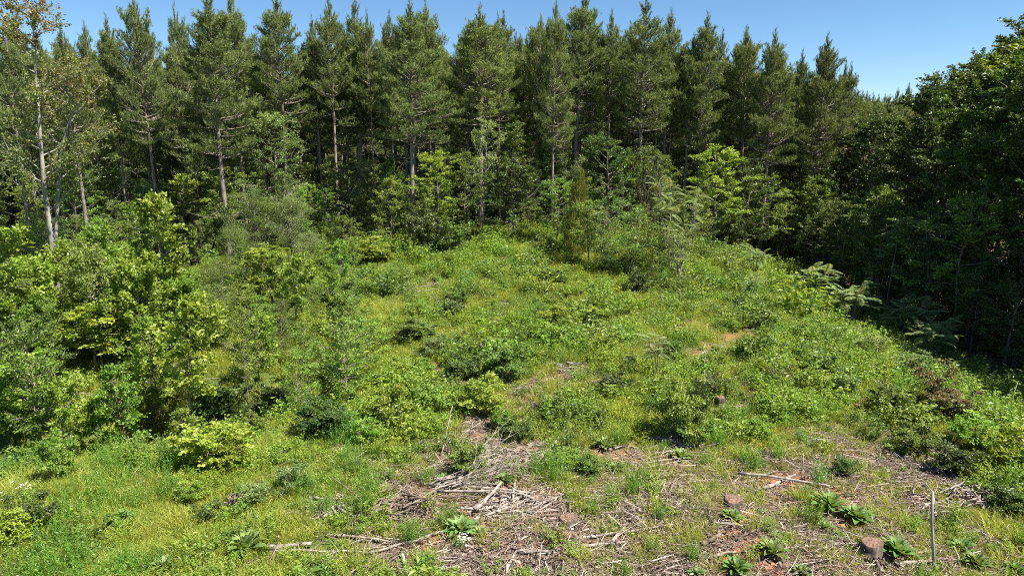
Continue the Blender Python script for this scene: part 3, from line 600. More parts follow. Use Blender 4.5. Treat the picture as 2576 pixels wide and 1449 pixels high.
# ------------------------------------------------------------------ broadleaf wood on the right
tops = [(2215, 195), (2255, 180), (2300, 170), (2350, 172), (2400, 150), (2450, 118), (2500, 95), (2545, 72), (2590, 50)]
def topv(u): return float(np.interp(u, [t[0] for t in tops], [t[1] for t in tops]))
WOOD = 'broadleaf trees of the right-hand wood'
n_ = 0
for D, x0 in ((16, 23.5), (19.5, 23.6), (23, 23.8), (26.5, 24), (30, 24), (34.5, 24.4), (39.5, 25), (45, 25.5), (51, 26.5), (57, 28)):
    x = x0
    while x < x0+17:
        y = D+rnd.uniform(-1.3, 1.3); u = 1288+F*x/(y*cos(PITCH)+1.5); h = min(17.5, max(9, ZT(topv(min(u, 2600))-max(0, min(u, 2600)-2350)*.16+rnd.uniform(-18, 22), y)-float(terr(x, y))))
        if u < 2250: h *= .8
        p = rnd.choice(TALL) if x > x0+4 else TALL[0]; sc = h/13*rnd.uniform(.9, 1.1)
        put('broadleaf_tree', p, x, y, 'tall leafy tree of the right-hand wood, %s row from the camera, %s from the clearing' % (ORD[[16, 19.5, 23, 26.5, 30, 34.5, 39.5, 45, 51, 57].index(D)], ORD[int((x-x0)/3.0)]), 'tree', WOOD, (sc, sc, h/p['H']), rnd.uniform(0, 6.28)); n_ += 1
        x += rnd.uniform(3.2, 4.6)
fit('broadleaf_tree', [UNDER_B[0]], 2250, 640, 330, 150, 'yellow-green tree catching the sun in front of the dark wood', 'tree', rz=1.)
fit('broadleaf_tree', [UNDER_M[1]], 2150, 690, 470, 120, 'smaller sunlit tree left of the yellow-green one at the wood corner', 'tree', rz=2.)
fit('feathery_tree', [sumac(174, 4.5, 1.0, 26, .6, .8, ns=2, sp=.2)], 2226, 800, 540, 110, 'slender tall sapling with feathery whorled leaves before the dark wood', 'tree', rz=.4)
for i, (u, vb, lean) in enumerate([(2462, 820, .1), (2530, 840, .05), (2350, 760, 0), (2385, 700, 0), (2575, 815, .02), (2330, 700, .03)]):
    x, y = G(u, vb); m = MB(); rs = np.random.RandomState(i+40); hh = np.linspace(0, 11, 9)
    P = np.stack([hh*lean+np.cumsum(rs.normal(size=9))*.03, np.cumsum(rs.normal(size=9))*.03, hh-.1], 1); m.tube(P, (.13 if i in (0, 1, 4) else .07)*(1-hh/14), 8)
    l = MB(); c = broad(300+i, 11, 2.0, .7, 22, 7, .18, 14, 'dark', r0=.03)
    put('slender_tree', dict(parts=[('trunk', m.mesh('slim_trunk', 'bark_pine', True)), c['parts'][1]]), x, y, 'bare slender grey trunk, %s' % ['leaning right, at the edge of the wood', 'upright, near the right frame edge', 'thin, deep in the dark wood', 'thinnest, half lost in the dark wood', 'thick, last on the right', 'thin, left end of the dark wood'][i], 'tree')
for i in range(26):                                          # leafy skirt stepping down from the wood to the slope
    y = 30+i*1.1; x = 21.5+rnd.uniform(-.8, .8)+max(0, y-40)*.16; p = rnd.choice(UNDER_D+UNDER_M); h = rnd.uniform(3, 7.5)
    put('young_tree', p, x, y, '%s young tree in the shaded skirt of the right-hand wood, counted from the camera' % ORD[i], 'tree', 'leafy skirt of the right-hand wood', (h/p['H'],)*3, rnd.uniform(0, 6.28))
# low growth inside the wood
SN = [ORD[i] if i < 30 else ['thirty-first', 'thirty-second', 'thirty-third', 'thirty-fourth', 'thirty-fifth', 'thirty-sixth'][i-30] for i in range(36)]
for i in range(36):
    y = 20+i+rnd.uniform(-.4, .4); x = 20.5+rnd.uniform(0, 9)+max(0, y-38)*.1; p = rnd.choice(UNDER_D+UNDER_M[:1]); h = rnd.uniform(1.5, 4.5)
    put('young_tree', p, x, y, '%s low sapling in the shade inside the right-hand wood, counted from the camera' % SN[i], 'tree', 'shaded saplings in the right-hand wood', (h/p['H'],)*3, rnd.uniform(0, 6.28))
SU = [(2050, 765, 660, 120, 'feathery-leaved clump, uppermost of those along the shaded right edge'), (2140, 815, 700, 140, 'feathery-leaved clump, second down the shaded right edge'),
      (2285, 850, 740, 150, 'large feathery-leaved clump, third down the right edge'), (2345, 905, 790, 140, 'feathery-leaved clump lowest of the close group on the right edge'),
      (2550, 925, 865, 90, 'feathery-leaved clump cut by the right frame edge'), (1895, 700, 610, 80, 'greyish feathery shrub at the top right of the clearing'),
      (1890, 770, 680, 60, 'small pale feathery plant with bare yellow stalks'), (1650, 985, 838, 90, 'fern-like sapling on dark bare stems in the middle of the clearing')]
for i, (u, vb, vt, wd_, lab) in enumerate(SU):
    fit('feathery_shrub', SUMAC, u, vb, vt, wd_, lab, 'shrub', 'feathery-leaved shrubs', k=(i % 2) if i < 7 else 2)

# ------------------------------------------------------------------ pale-barked tree on the left
def pale_tree():
    x0, y0 = G(168, 895); z0 = float(terr(x0, y0)); rs = np.random.RandomState(5); tr = MB(); lf = MB(); LP = []; LD = []; LT = []
    def pt(u, v, dy=0): y = y0+dy; return np.array([XA(u, y, v)-x0, dy, ZT(v, y, u)-z0])
    t1 = np.array([[0, 0, -.1], pt(150, 770), pt(135, 650), pt(124, 560), pt(112, 470), pt(104, 380), pt(97, 280), pt(90, 190), pt(86, 110), pt(82, 30)])
    tr.tube(t1, np.array([.125, .105, .095, .085, .075, .062, .05, .038, .025, .012]), 9)
    t2 = np.array([pt(137, 640), pt(143, 560, .2), pt(146, 480, .4), pt(150, 410, .5), pt(165, 330, .6), pt(190, 270, .7), pt(205, 210, .8)])
    tr.tube(t2, np.array([.065, .06, .052, .045, .033, .024, .012]), 7)
    for T, n, a0, a1, Lm in ((t1, 36, .36, .99, 2.5), (t2, 20, .2, .98, 2.1)):
        for i in range(n):
            t = rs.uniform(a0, a1); o, d = along(T, np.array([t])); az = i*2.4+rs.uniform(-.4, .4); e = rs.uniform(.35, 1.0)
            L = Lm*(1.15-t)*rs.uniform(.7, 1.2)+.6; C = curve(o[0], [cos(az)*cos(e), sin(az)*cos(e), sin(e)], L, 5, rs, up=.3, wob=.1); tr.tube(C, np.linspace(.03, .006, 6), 4)
            q, Dq = along(C, np.concatenate([rs.uniform(.2, 1, 8), [1]]))
            for k in range(9):
                S2 = curve(q[k], Dq[k]+rs.normal(size=3)*.6, rs.uniform(.3, .7), 3, rs, wob=.15); tr.tube(S2, [.008, .006, .004, .003], 3)
                c = rs.poisson(26)
                if c:
                    A, B = along(S2, rs.uniform(.1, 1, c)); LP.append(A+rs.normal(size=(c, 3))*.06); LD.append(unit(B+rs.normal(size=(c, 3))*.8)); LT.append(np.full(c, np.clip((o[0][2]-4)/9, 0, 1)*.7+rs.normal()*.15))
    LP = np.concatenate(LP); LD = np.concatenate(LD); LT = np.concatenate(LT); n = len(LP); L = .1*rs.uniform(.6, 1.3, n)
    lf.leaves(LP, LD, unit(rs.normal(size=(n, 3))*.7+[0, 0, .6]), L, L*.6, np.clip(LT+rs.normal(size=n)*.12, 0, 1))
    put('pale_tree', dict(parts=[('trunk', tr.mesh('pale_trunk', 'bark_pale', True)), ('crown', lf.mesh('rusty_crown', 'rust'))]), x0, y0, 'tall pale-barked forked tree with thin rusty young leaves on the left', 'tree')
pale_tree()

# ------------------------------------------------------------------ saplings and shrubs on the left and across the clearing
A = [
    (SAP_B, 0, 457, 960, 473, 150, 'tall bright maple-like sapling with a bare lower stem, middle of the left thicket', 'sapling'),
    (BIGLEAF, 0, 30, 900, 540, 230, 'big bright-leaved tree cut by the left frame edge', 'tree'),
    (BIGLEAF, 1, 75, 960, 640, 190, 'light green broad-leaved tree in front of the pale-barked trunk', 'tree'),
    (BIGLEAF, 2, 20, 1080, 760, 170, 'yellow-green leafy tree low on the left frame edge', 'tree'),
    (BIGLEAF, 0, 235, 800, 618, 170, 'rounded green tree just right of the pale-barked trunk', 'tree'),
    (BIGLEAF, 1, 330, 800, 610, 160, 'star-leaved green tree left of the tall maple-like sapling', 'tree'),
    (BIGLEAF, 2, 395, 810, 680, 110, 'yellowish leafy tree tucked under the tall maple-like sapling', 'tree'),
    (SAP_D, 1, 200, 1030, 770, 150, 'green sapling on a thin dark stem left of the thicket', 'sapling'),
    (SAP_B, 2, 245, 960, 760, 170, 'yellow-green sapling behind the thin dark stem', 'sapling'),
    (SAP_B, 1, 350, 1010, 800, 120, 'narrow star-leaved sapling left of the reddish double stem', 'sapling'),
    (SAP_B, 1, 375, 1060, 850, 90, 'lower star-leaved sapling in front of the reddish double stem', 'sapling'),
    (SAP_D, 0, 530, 1000, 745, 110, 'dark-stemmed green sapling right of the bright maple-like one', 'sapling'),
    (SAP_D, 1, 562, 940, 800, 90, 'small-leaved sapling behind the dark-stemmed one', 'sapling'),
    (SAP_D, 0, 628, 1050, 770, 90, 'tall dark-trunked sapling with thin foliage, middle left', 'sapling'),
    (SAP_D, 1, 685, 1000, 740, 90, 'bushy-topped sapling right of the tall dark trunk', 'sapling'),
    (SAP_B, 2, 690, 790, 612, 130, 'yellow-green bushy tree at the upper left of the clearing', 'tree'),
    (BUSH_D, 0, 770, 790, 660, 90, 'blue-green leafy shrub against the right side of the yellow-green tree', 'shrub'),
    (FEATHER, 0, 560, 820, 640, 130, 'dull fine-leaved shrub behind the left thicket', 'shrub'),
    (FEATHER, 1, 140, 870, 740, 120, 'grey-green fine-leaved shrub beside the pale trunk', 'shrub'),
    (SAP_D, 0, 875, 1050, 800, 130, 'dark small-leaved sapling with thin black stem left of centre', 'sapling'),
    (SAP_D, 1, 915, 980, 800, 120, 'finer-leaved sapling behind the dark one left of centre', 'sapling'),
    (BUSH_D, 0, 865, 800, 705, 90, 'dark vine-clad bush at the left of the open ground', 'shrub'),
    (BIGLEAF, 0, 90, 1150, 880, 190, 'large-leaved green sapling hanging over the dark gully', 'tree'),
    (BIGLEAF, 2, 262, 1110, 985, 130, 'glowing yellow-green maple over the dark gully', 'tree'),
    (SAP_B, 1, 320, 1090, 900, 110, 'green sapling at the back of the dark gully', 'sapling'),
    (BIGLEAF, 1, 160, 1100, 930, 150, 'green leafy tree between gully and thicket', 'tree'),
    (CEDAR, 1, 400, 1120, 990, 90, 'small olive cedar in the shade of the thicket', 'cedar'),
    (CEDAR, 0, 480, 1090, 900, 100, 'olive-green cedar behind the birch-like sapling', 'cedar'),
    (SAP_B, 1, 472, 1130, 1020, 70, 'young birch-like sapling with pink tips by the gully edge', 'sapling'),
    (SAP_D, 1, 740, 1060, 880, 110, 'green scrubby sapling right of the tall dark trunk', 'sapling'),
    (BUSH_D, 1, 560, 1080, 950, 150, 'dark leafy shrub filling the foot of the thicket', 'shrub'),
    (BUSH_D, 0, 690, 1060, 960, 120, 'dark leafy shrub at the right foot of the thicket', 'shrub'),
    (BUSH_B, 0, 145, 1215, 1080, 90, 'bright upright shrub on the bank left of the gully', 'shrub'),
    (BUSH_B, 1, 590, 1190, 1090, 90, 'pale yellow-green bush right of the shadow-casting redbud', 'shrub'),
    (BUSH_D, 1, 820, 1100, 1000, 150, 'dark green scrub below the black-stemmed sapling', 'shrub'),
    (BUSH_B, 0, 990, 1080, 960, 110, 'light green bush on the left of the open ground', 'shrub'),
    (BUSH_D, 0, 1170, 960, 880, 120, 'dark glossy bush behind the flat stump', 'shrub'),
    (BUSH_D, 1, 1270, 950, 860, 130, 'broad green bush up-slope of the flat stump', 'shrub'),
    (BUSH_B, 0, 1215, 1040, 940, 130, 'leafy bush with dangling leaves beside the flat stump', 'shrub'),
    (BUSH_D, 1, 1700, 1110, 945, 120, 'large dense bush with a deep shadow in the middle right', 'shrub'),
    (BUSH_D, 0, 1745, 1080, 940, 80, 'darker half of the twin bush in the middle right', 'shrub'),
    (BUSH_D, 0, 1607, 745, 665, 60, 'small dark ivy-covered cone at the top of the clearing', 'shrub'),
    (BUSH_D, 1, 1135, 800, 740, 70, 'dark green bush in the upper middle of the clearing', 'shrub'),
    (BUSH_D, 1, 1050, 860, 800, 130, 'blue-green low spreading bush left of centre', 'shrub'),
    (BUSH_G, 0, 1100, 900, 840, 110, 'grey-green low shrub below the blue-green bush', 'shrub'),
    (BUSH_B, 1, 1400, 830, 760, 100, 'yellow-green bush in the upper middle of the clearing', 'shrub'),
    (BUSH_B, 0, 1500, 820, 770, 90, 'bright bush right of the yellow-green one', 'shrub'),
    (BUSH_D, 1, 1390, 720, 670, 90, 'dark-leaved bush right at the top slope', 'shrub'),
    (BUSH_R, 0, 2340, 1030, 905, 110, 'reddish-brown wilting bush on the right slope', 'shrub'),
    (BUSH_R, 0, 1960, 970, 915, 70, 'small maroon-leaved bush above the far stump', 'shrub'),
    (BUSH_R, 0, 2390, 1060, 970, 120, 'lower brownish bush right of the wilting one', 'shrub'),
    (BUSH_D, 0, 2240, 1040, 960, 110, 'dark green bush left of the wilting brown bush', 'shrub'),
    (BUSH_D, 1, 2075, 950, 890, 70, 'dark round bush up-slope on the right', 'shrub'),
    (BUSH_D, 0, 2120, 1195, 1140, 60, 'small very dark bush above the large pale rosettes', 'shrub'),
    (BUSH_B, 0, 2440, 1130, 1040, 130, 'bright leafy bush near the right frame edge', 'shrub'),
    (BUSH_B, 1, 2530, 1190, 1060, 120, 'yellow-green bush touching the right frame edge', 'shrub'),
    (BUSH_D, 1, 2300, 1140, 1060, 120, 'green bush in the lower right tangle', 'shrub'),
    (BUSH_D, 0, 2400, 1190, 1110, 110, 'dark green bush under the bright one at right', 'shrub'),
    (BUSH_G, 0, 2180, 900, 830, 120, 'silvery-green shrub just inside the sunlit right edge', 'shrub'),
    (BUSH_G, 0, 2300, 960, 880, 130, 'silvery-green shrub below the feathery clumps', 'shrub'),
    (BUSH_G, 0, 2120, 1000, 930, 90, 'greyish bush in the middle of the right slope', 'shrub'),
    (BUSH_D, 1, 2545, 1290, 1220, 110, 'dark leafy bush at the right frame edge above the foreground', 'shrub'),
    (BUSH_G, 0, 640, 1280, 1210, 110, 'blue-green low bush in the left foreground', 'shrub'),
    (BUSH_D, 1, 530, 1310, 1265, 90, 'dark glossy bush by the small left stump', 'shrub'),
    (BUSH_G, 0, 740, 1240, 1160, 110, 'grey-green twiggy bush in the left foreground', 'shrub'),
    (BUSH_D, 0, 90, 1340, 1240, 110, 'dark narrow-leaved bush in the lower left corner', 'shrub'),
    (BUSH_B, 1, 30, 1380, 1280, 120, 'yellow-green bush in the lower left corner', 'shrub'),
    (BUSH_B, 0, 480, 1270, 1210, 80, 'bright low bush in the left foreground', 'shrub'),
    (BUSH_D, 1, 300, 1330, 1285, 90, 'green bush in the far left foreground', 'shrub'),
    (BUSH_D, 1, 1180, 1190, 1110, 110, 'green bush directly above the pale dead branches', 'shrub'),
    (BUSH_D, 0, 1300, 1110, 1050, 90, 'dark low bush up-slope of the dead branches', 'shrub'),
    (BUSH_D, 1, 1480, 1200, 1140, 80, 'green bush right of the dead branches', 'shrub'),
    (BUSH_D, 0, 1540, 990, 930, 90, 'dark bush left of the fern-like sapling', 'shrub'),
]
for i, (pr, k, u, vb, vt, wd_, lab, cat) in enumerate(A):
    fit({'cedar': 'cedar_tree', 'tree': 'young_tree'}.get(cat, cat), pr, u, vb, vt, wd_*(1.05 if cat != 'shrub' else .9), lab, cat if cat != 'cedar' else 'tree', None, k=k if pr is not BUSH_D else (0 if 'dark' in lab else 1))
# redbud with large leaves held above its shadow
rb = broad(401, 1.9, 1.5, .5, 22, 5, .17, 11, 'bright', r0=.035, shape='flat', el=5, flat=.4, lw=.95, spread=.08, lean=.1)
fit('young_tree', [rb], 520, 1185, 1075, 160, 'low spreading redbud with large heart-shaped leaves over its own dark shadow', 'tree', rz=0.)
# reddish double stem without leaves
m = MB(); x0, y0 = G(375, 1000); z0 = float(terr(x0, y0))
def pt(u, v, dy=0): return np.array([XA(u, y0+dy, v)-x0, dy, ZT(v, y0+dy, u)-z0])
m.tube([[0, 0, -.1], pt(378, 900), pt(372, 820), pt(364, 760), pt(356, 700), pt(352, 688)], [.05, .045, .035, .025, .015, .008], 6); m.tube([pt(376, 880), pt(384, 800, .1), pt(380, 720, .1)], [.035, .025, .008], 5)
m.tube([pt(364, 760), pt(372, 730), pt(366, 712)], [.02, .012, .005], 4)
put('bare_sapling', dict(parts=[('stem', m.mesh('stem', 'twig_dark', True))]), x0, y0, 'leafless reddish double stem rising from the left thicket', 'dead tree')

LM = [('flat stump', 1167, 974), ('pale-topped far stump', 1810, 1022), ('dark half-hidden stump', 2160, 1036), ('fern-like sapling', 1650, 985), ('dense twin bush', 1700, 1110), ('dead branch fan', 1230, 1200),
      ('ivy-covered cone', 1607, 745), ('white forked snag', 1705, 722), ('wilting brown bush', 2340, 1030), ('blue-green low bush', 1050, 860), ('upper yellow-green bush', 1400, 830), ('redbud', 520, 1185),
      ('black-stemmed sapling', 875, 1050), ('vine-clad bush', 865, 800), ('yellow-green bushy tree', 690, 790), ('crossed logs', 1960, 1220), ('weathered pale branch', 1790, 890), ('shredded wood heap', 2440, 1262),
      ('large pale rosette', 2085, 1285), ('dark gap at the top of the clearing', 1300, 625), ('largest feathery clump', 2285, 850), ('olive cedar', 1455, 640), ('shrubs at the left clearing edge', 925, 665), ('small maroon bush', 1960, 970),
      ('left foreground stump', 590, 1264), ('silvery shrub at the sunlit edge', 2180, 900), ('upper mid-slope dark bush', 1135, 800), ('yellow-stalked plant', 1890, 770)]
LM2 = [('pale-barked trunk', 168, 895), ('tall maple-like sapling', 457, 960), ('reddish double stem', 375, 1000), ('tall dark trunk', 628, 1050), ('black-stemmed sapling', 875, 1050), ('glowing maple over the gully', 262, 1110),
       ('trees on the left frame edge', 20, 1000), ('birch-like sapling', 472, 1130), ('yellow-green bushy tree', 690, 790), ('redbud', 520, 1185), ('thin dark stem', 200, 1030), ('fine-leaved shrub behind the thicket', 560, 820)]
def tone(p):
    m = p['parts'][1][1].materials[0].name
    return 'dark green' if m.startswith('dark') else 'yellow-green' if m.startswith('yellow') else 'bright green' if m.startswith('bright') else 'grey-green' if m.startswith('grey') else 'mid-green'
USED = set()
GM = {m: G(m[1], m[2]) for m in LM+LM2}
def where(kind, p, x, y, marks):
    best = min(marks, key=lambda m: math.hypot(GM[m][0]-x, GM[m][1]-y)); gx, gy = GM[best]; dx, dy = x-gx, y-gy; d = math.hypot(dx, dy)
    r = ('right of' if dx > 0 else 'left of') if abs(dx) > abs(dy) else ('up-slope of' if dy > 0 else 'down-slope of')
    q = 'just' if d < 1.3 else ('a few steps' if d < 3 else 'well')
    l = '%s %s %s %s the %s' % (tone(p), kind, q, r, best[0])
    if len(l.split()) > 16: return None
    if l in USED: return None
    USED.add(l); return l
for i in range(110):                                          # the crowded thicket itself
    u = rnd.uniform(-60, 900); v = rnd.uniform(740, 1130)-max(0, u-350)*.16; x, y = G(u, v); p = rnd.choice(SAP_B[:2]*3+SAP_D*3+BIGLEAF[:1]+FEATHER[:1]); h = rnd.uniform(2.2, 5.4)*(1.05 if u < 500 else .7)
    lab = where('thicket sapling', p, x, y, LM2)
    if not lab or len([1 for q in USED if 'thicket' in q]) > 54: continue
    put('sapling', p, x, y, lab, 'sapling', 'saplings of the left thicket', (h/p['H']*rnd.uniform(.8, 1.05),)*2+(h/p['H'],), rnd.uniform(0, 6.28))

# more scattered shrubs, told apart only by place
for i in range(420):
    y = rnd.uniform(16, 50); x = rnd.uniform(-.62, .4)*y
    if x > 17: continue
    p = rnd.choice(BUSH_D+BUSH_B*3+BUSH_G+BUSH_D[1:]*3); s_ = rnd.uniform(.22, .55)
    lab = where('low shrub', p, x, y, LM)
    if not lab or len(USED) > 185: continue
    put('shrub', p, x, y, lab, 'shrub', 'small shrubs scattered over the clearing', (s_*1.2, s_*1.2, s_), rnd.uniform(0, 6.28))

# ------------------------------------------------------------------ woolly rosettes
MU = [(622, 1392, 105, 2, 'biggest woolly-leaved rosette, lower left beside a grey log'), (415, 1438, 75, 1, 'pale rosette cut by the bottom edge at left'),
      (1160, 1340, 90, 0, 'lush rosette behind the white flowers'), (1207, 1345, 50, 3, 'smaller rosette right of the white flowers'),
      (2085, 1285, 95, 1, 'large pale rosette uphill of the front right stump'), (2150, 1310, 90, 0, 'spreading rosette downhill-right of the large pale one'),
      (1940, 1398, 85, 2, 'dense dark rosette on the red clay'), (1842, 1305, 55, 3, 'rosette right below the red-soil stump'), (1852, 1440, 75, 1, 'rosette at the bottom edge left of the red clay'),
      (2108, 1352, 40, 3, 'small rosette left of the front right stump'), (2255, 1400, 95, 0, 'rosette touching the front right stump'), (2420, 1385, 70, 1, 'rosette right of the bare pole'),
      (2455, 1425, 70, 2, 'rosette at the foot of the right foreground'), (2555, 1440, 60, 1, 'rosette in the bottom right corner'), (1712, 1155, 60, 1, 'yellowish rosette far right of the dead branches'),
      (1522, 1130, 60, 0, 'silvery rosette up-slope right of the dead branches'), (1550, 1185, 50, 1, 'rosette in the grass right of the dead branches'), (738, 1282, 36, 3, 'small rosette above the biggest one'),
      (1120, 1210, 45, 1, 'rosette left of the dead branch fan'), (1270, 1215, 55, 0, 'rosette under the tip of the dead branch fan'), (2075, 1330, 45, 3, 'small woolly rosette between the two large ones and the stump'),
      (1755, 1448, 50, 3, 'tiny rosette on the bottom edge right of centre'), (2015, 1445, 60, 3, 'half-seen rosette on the bottom edge under the red clay')]
for u, v, wpx, k, lab in MU:
    x, y = G(u, v); r = wpx/F*(y*cos(PITCH)+HC*sin(PITCH))/2*1.2; KEEP.append((x, y-.2, r*1.15)); p = MULL[k if k < 2 or u % 2 else k+2]; put('mullein_plant', p, x, y, lab, 'plant', 'woolly-leaved rosettes', (r/.4, r/.4, r/.4*rnd.uniform(.85, 1.25)), rnd.uniform(0, 6.28), (rnd.uniform(-.15, .15), rnd.uniform(-.15, .15)))
# fennel-like upright plants
for i, (u, v, h, R, lab) in enumerate([(900, 1300, .85, .3, 'largest clump of upright feathery stems, at the left end of the debris'), (805, 1290, .6, .2, 'low clump of upright feathery stems left of the largest one'), (1392, 1215, .8, .16, 'slim column of feathery stems right of the dead branch fan'),
        (1040, 1362, .5, .15, 'small column of feathery stems in front of the dark debris heap'), (1425, 912, .9, .4, 'broad stand of upright green stems in mid clearing'), (310, 1440, .5, .15, 'dark green upright tuft on the bottom edge at left'),
        (378, 1440, .5, .18, 'brighter upright tuft on the bottom edge beside the dark one'), (1560, 1120, .7, .14, 'slim upright stems above the silvery rosette'), (1345, 1195, .6, .14, 'thin upright stems beside the tip of the dead branch fan')]):
    x, y = G(u, v); put('fennel_plant', dict(parts=[('stems', clump_spire(700+i, 34, h, R))]), x, y, lab, 'plant', 'upright feathery-stemmed plants')
# flowers
def flowers(seed, n, R, H, mat):
    rs = np.random.RandomState(seed); st = MB(); fl = MB()
    for i in range(n):
        x, y = rs.normal(size=2)*R*.5; h = H*rs.uniform(.75, 1.1); st.tube([[x*.6, y*.6, 0], [x, y, h]], [.003, .002], 3, .3)
        for q in range(3):
            c = np.array([x, y, h])+rs.normal(size=3)*.025; k = 9; a = np.arange(k)*2*pi/k
            fl.leaves(np.tile(c, (k, 1)), np.stack([np.cos(a), np.sin(a), np.full(k, .35)], 1), np.tile([0, 0, 1.], (k, 1)), .022, .014, .5)
    return dict(H=H, R=R, parts=[('stems', st.mesh('stems', 'reed')), ('blossoms', fl.mesh('blossoms', mat))])
for (u, v, R, H, n, mat, lab) in [(1160, 1368, .2, .12, 22, 'flower', 'small white blossoms in front of the lush rosette'), (50, 1262, .45, .32, 9, 'flower', 'white blossoms low on the left frame edge'), (10, 1345, .3, .4, 16, 'goldbloom', 'small yellow blossoms in the lower left corner')]:
    x, y = G(u, v); put('wildflowers', flowers(int(u), n, R, H, mat), x, y, lab, 'flowers')

# ------------------------------------------------------------------ stumps
def stump(seed, r, h):
    rs = np.random.RandomState(seed); b = MB(); t = MB(); n = 22; a = np.arange(n)*2*pi/n; lob = 1+.1*np.sin(a*3+rs.rand()*6)+.06*np.sin(a*7+rs.rand()*6)+rs.normal(size=n)*.02
    rings = [(1.75, -.05), (1.25, h*.22), (1.03, h*.6), (1.0, h), (.93, h+.004)]
    V = np.concatenate([np.stack([np.cos(a)*r*s_*(lob if k > 0 else lob**2.2), np.sin(a)*r*s_*(lob if k > 0 else lob**2.2), np.full(n, z)+(rs.normal(size=n)*.006 if k < 4 else 0)+(np.cos(a)*r*.1 if k > 2 else 0)], 1) for k, (s_, z) in enumerate(rings)])
    i = np.arange(n); j = (i+1) % n; b._add(V, np.concatenate([np.stack([i+k*n, j+k*n, j+(k+1)*n, i+(k+1)*n], 1) for k in range(4)]))
    top = V[4*n:].copy(); c = top.mean(0); mid = c+(top-c)*.5; mid[:, 2] += rs.normal(size=n)*.008; top[:, 2] += .003
    t._add(np.concatenate([top, mid, [c]]), np.stack([i, j, j+n, i+n], 1), np.stack([i+n, j+n, np.full(n, 2*n)], 1))
    return dict(parts=[('bark', b.mesh('stump_bark', 'bark_stump', True)), ('cut_top', t.mesh('stump_top', 'cut'))])
for i, (u, v, wpx, h, lab) in enumerate([(2190, 1395, 56, .26, 'dark-barked cut stump in the right foreground between two rosettes'), (1843, 1272, 48, .16, 'low reddish stump on bare red soil'), (1810, 1022, 28, .3, 'small pale-topped stump far up the right slope'),
        (1167, 974, 34, .2, 'flat stump beside the bush with dangling leaves'), (2160, 1036, 24, .22, 'little dark stump half hidden on the right slope'), (1427, 1315, 46, .12, 'low crumbling stump in the centre foreground'), (590, 1264, 36, .16, 'small dark stump in the left foreground')]):
    x, y = G(u, v); r = wpx/F*(y*cos(PITCH)+HC*sin(PITCH))/2*.88; KEEP.append((x, y-.25, r+.3)); put('tree_stump', stump(i+60, r, h), x, y, lab, 'stump', None, rz=i*1.3)

# ------------------------------------------------------------------ fallen wood
def log(u0, v0, u1, v1, r, lab, mat='twig', z=(.05, .05), seed=0, name='fallen_branch', side=0, cat='branch'):
    rs = np.random.RandomState(int(seed+u0+v0*3)); x0, y0 = G(u0, v0); x1, y1 = G(u1, v1); L = math.hypot(x1-x0, y1-y0); k = 9; KEEP.extend((x0+(x1-x0)*q, y0+(y1-y0)*q-.1, .22) for q in np.linspace(0, 1, 2+int(L/.3))); t = np.linspace(0, 1, k)
    X = x0+(x1-x0)*t; Y = y0+(y1-y0)*t; wv = np.cumsum(rs.normal(size=k))*.012*L; nx_, ny_ = -(y1-y0)/(L+1e-6), (x1-x0)/(L+1e-6)
    wv -= wv[0]+(wv[-1]-wv[0])*t; X = X+wv*nx_; Y = Y+wv*ny_; Zz = terr(X, Y)+r+z[0]+(z[1]-z[0])*t; zb = float(terr(x0, y0))
    m = MB(); P = np.stack([X-x0, Y-y0, Zz-zb], 1); m.tube(P, r*(1-.45*t)*(1+rs.normal(size=k)*.05), 7, cap=True)
    for i in range(side):
        q, d = along(P, np.array([rs.uniform(.25, .9)])); m.tube(curve(q[0], d[0]+rs.normal(size=3)*[.8, .8, .3]+[0, 0, .2], L*rs.uniform(.1, .3), 3, rs, wob=.15), np.linspace(r*.4, .004, 4), 4)
    o = ob(name, m.mesh('fallen_wood', mat, True), None, (x0, y0, zb)); tag(o, lab, cat); return o
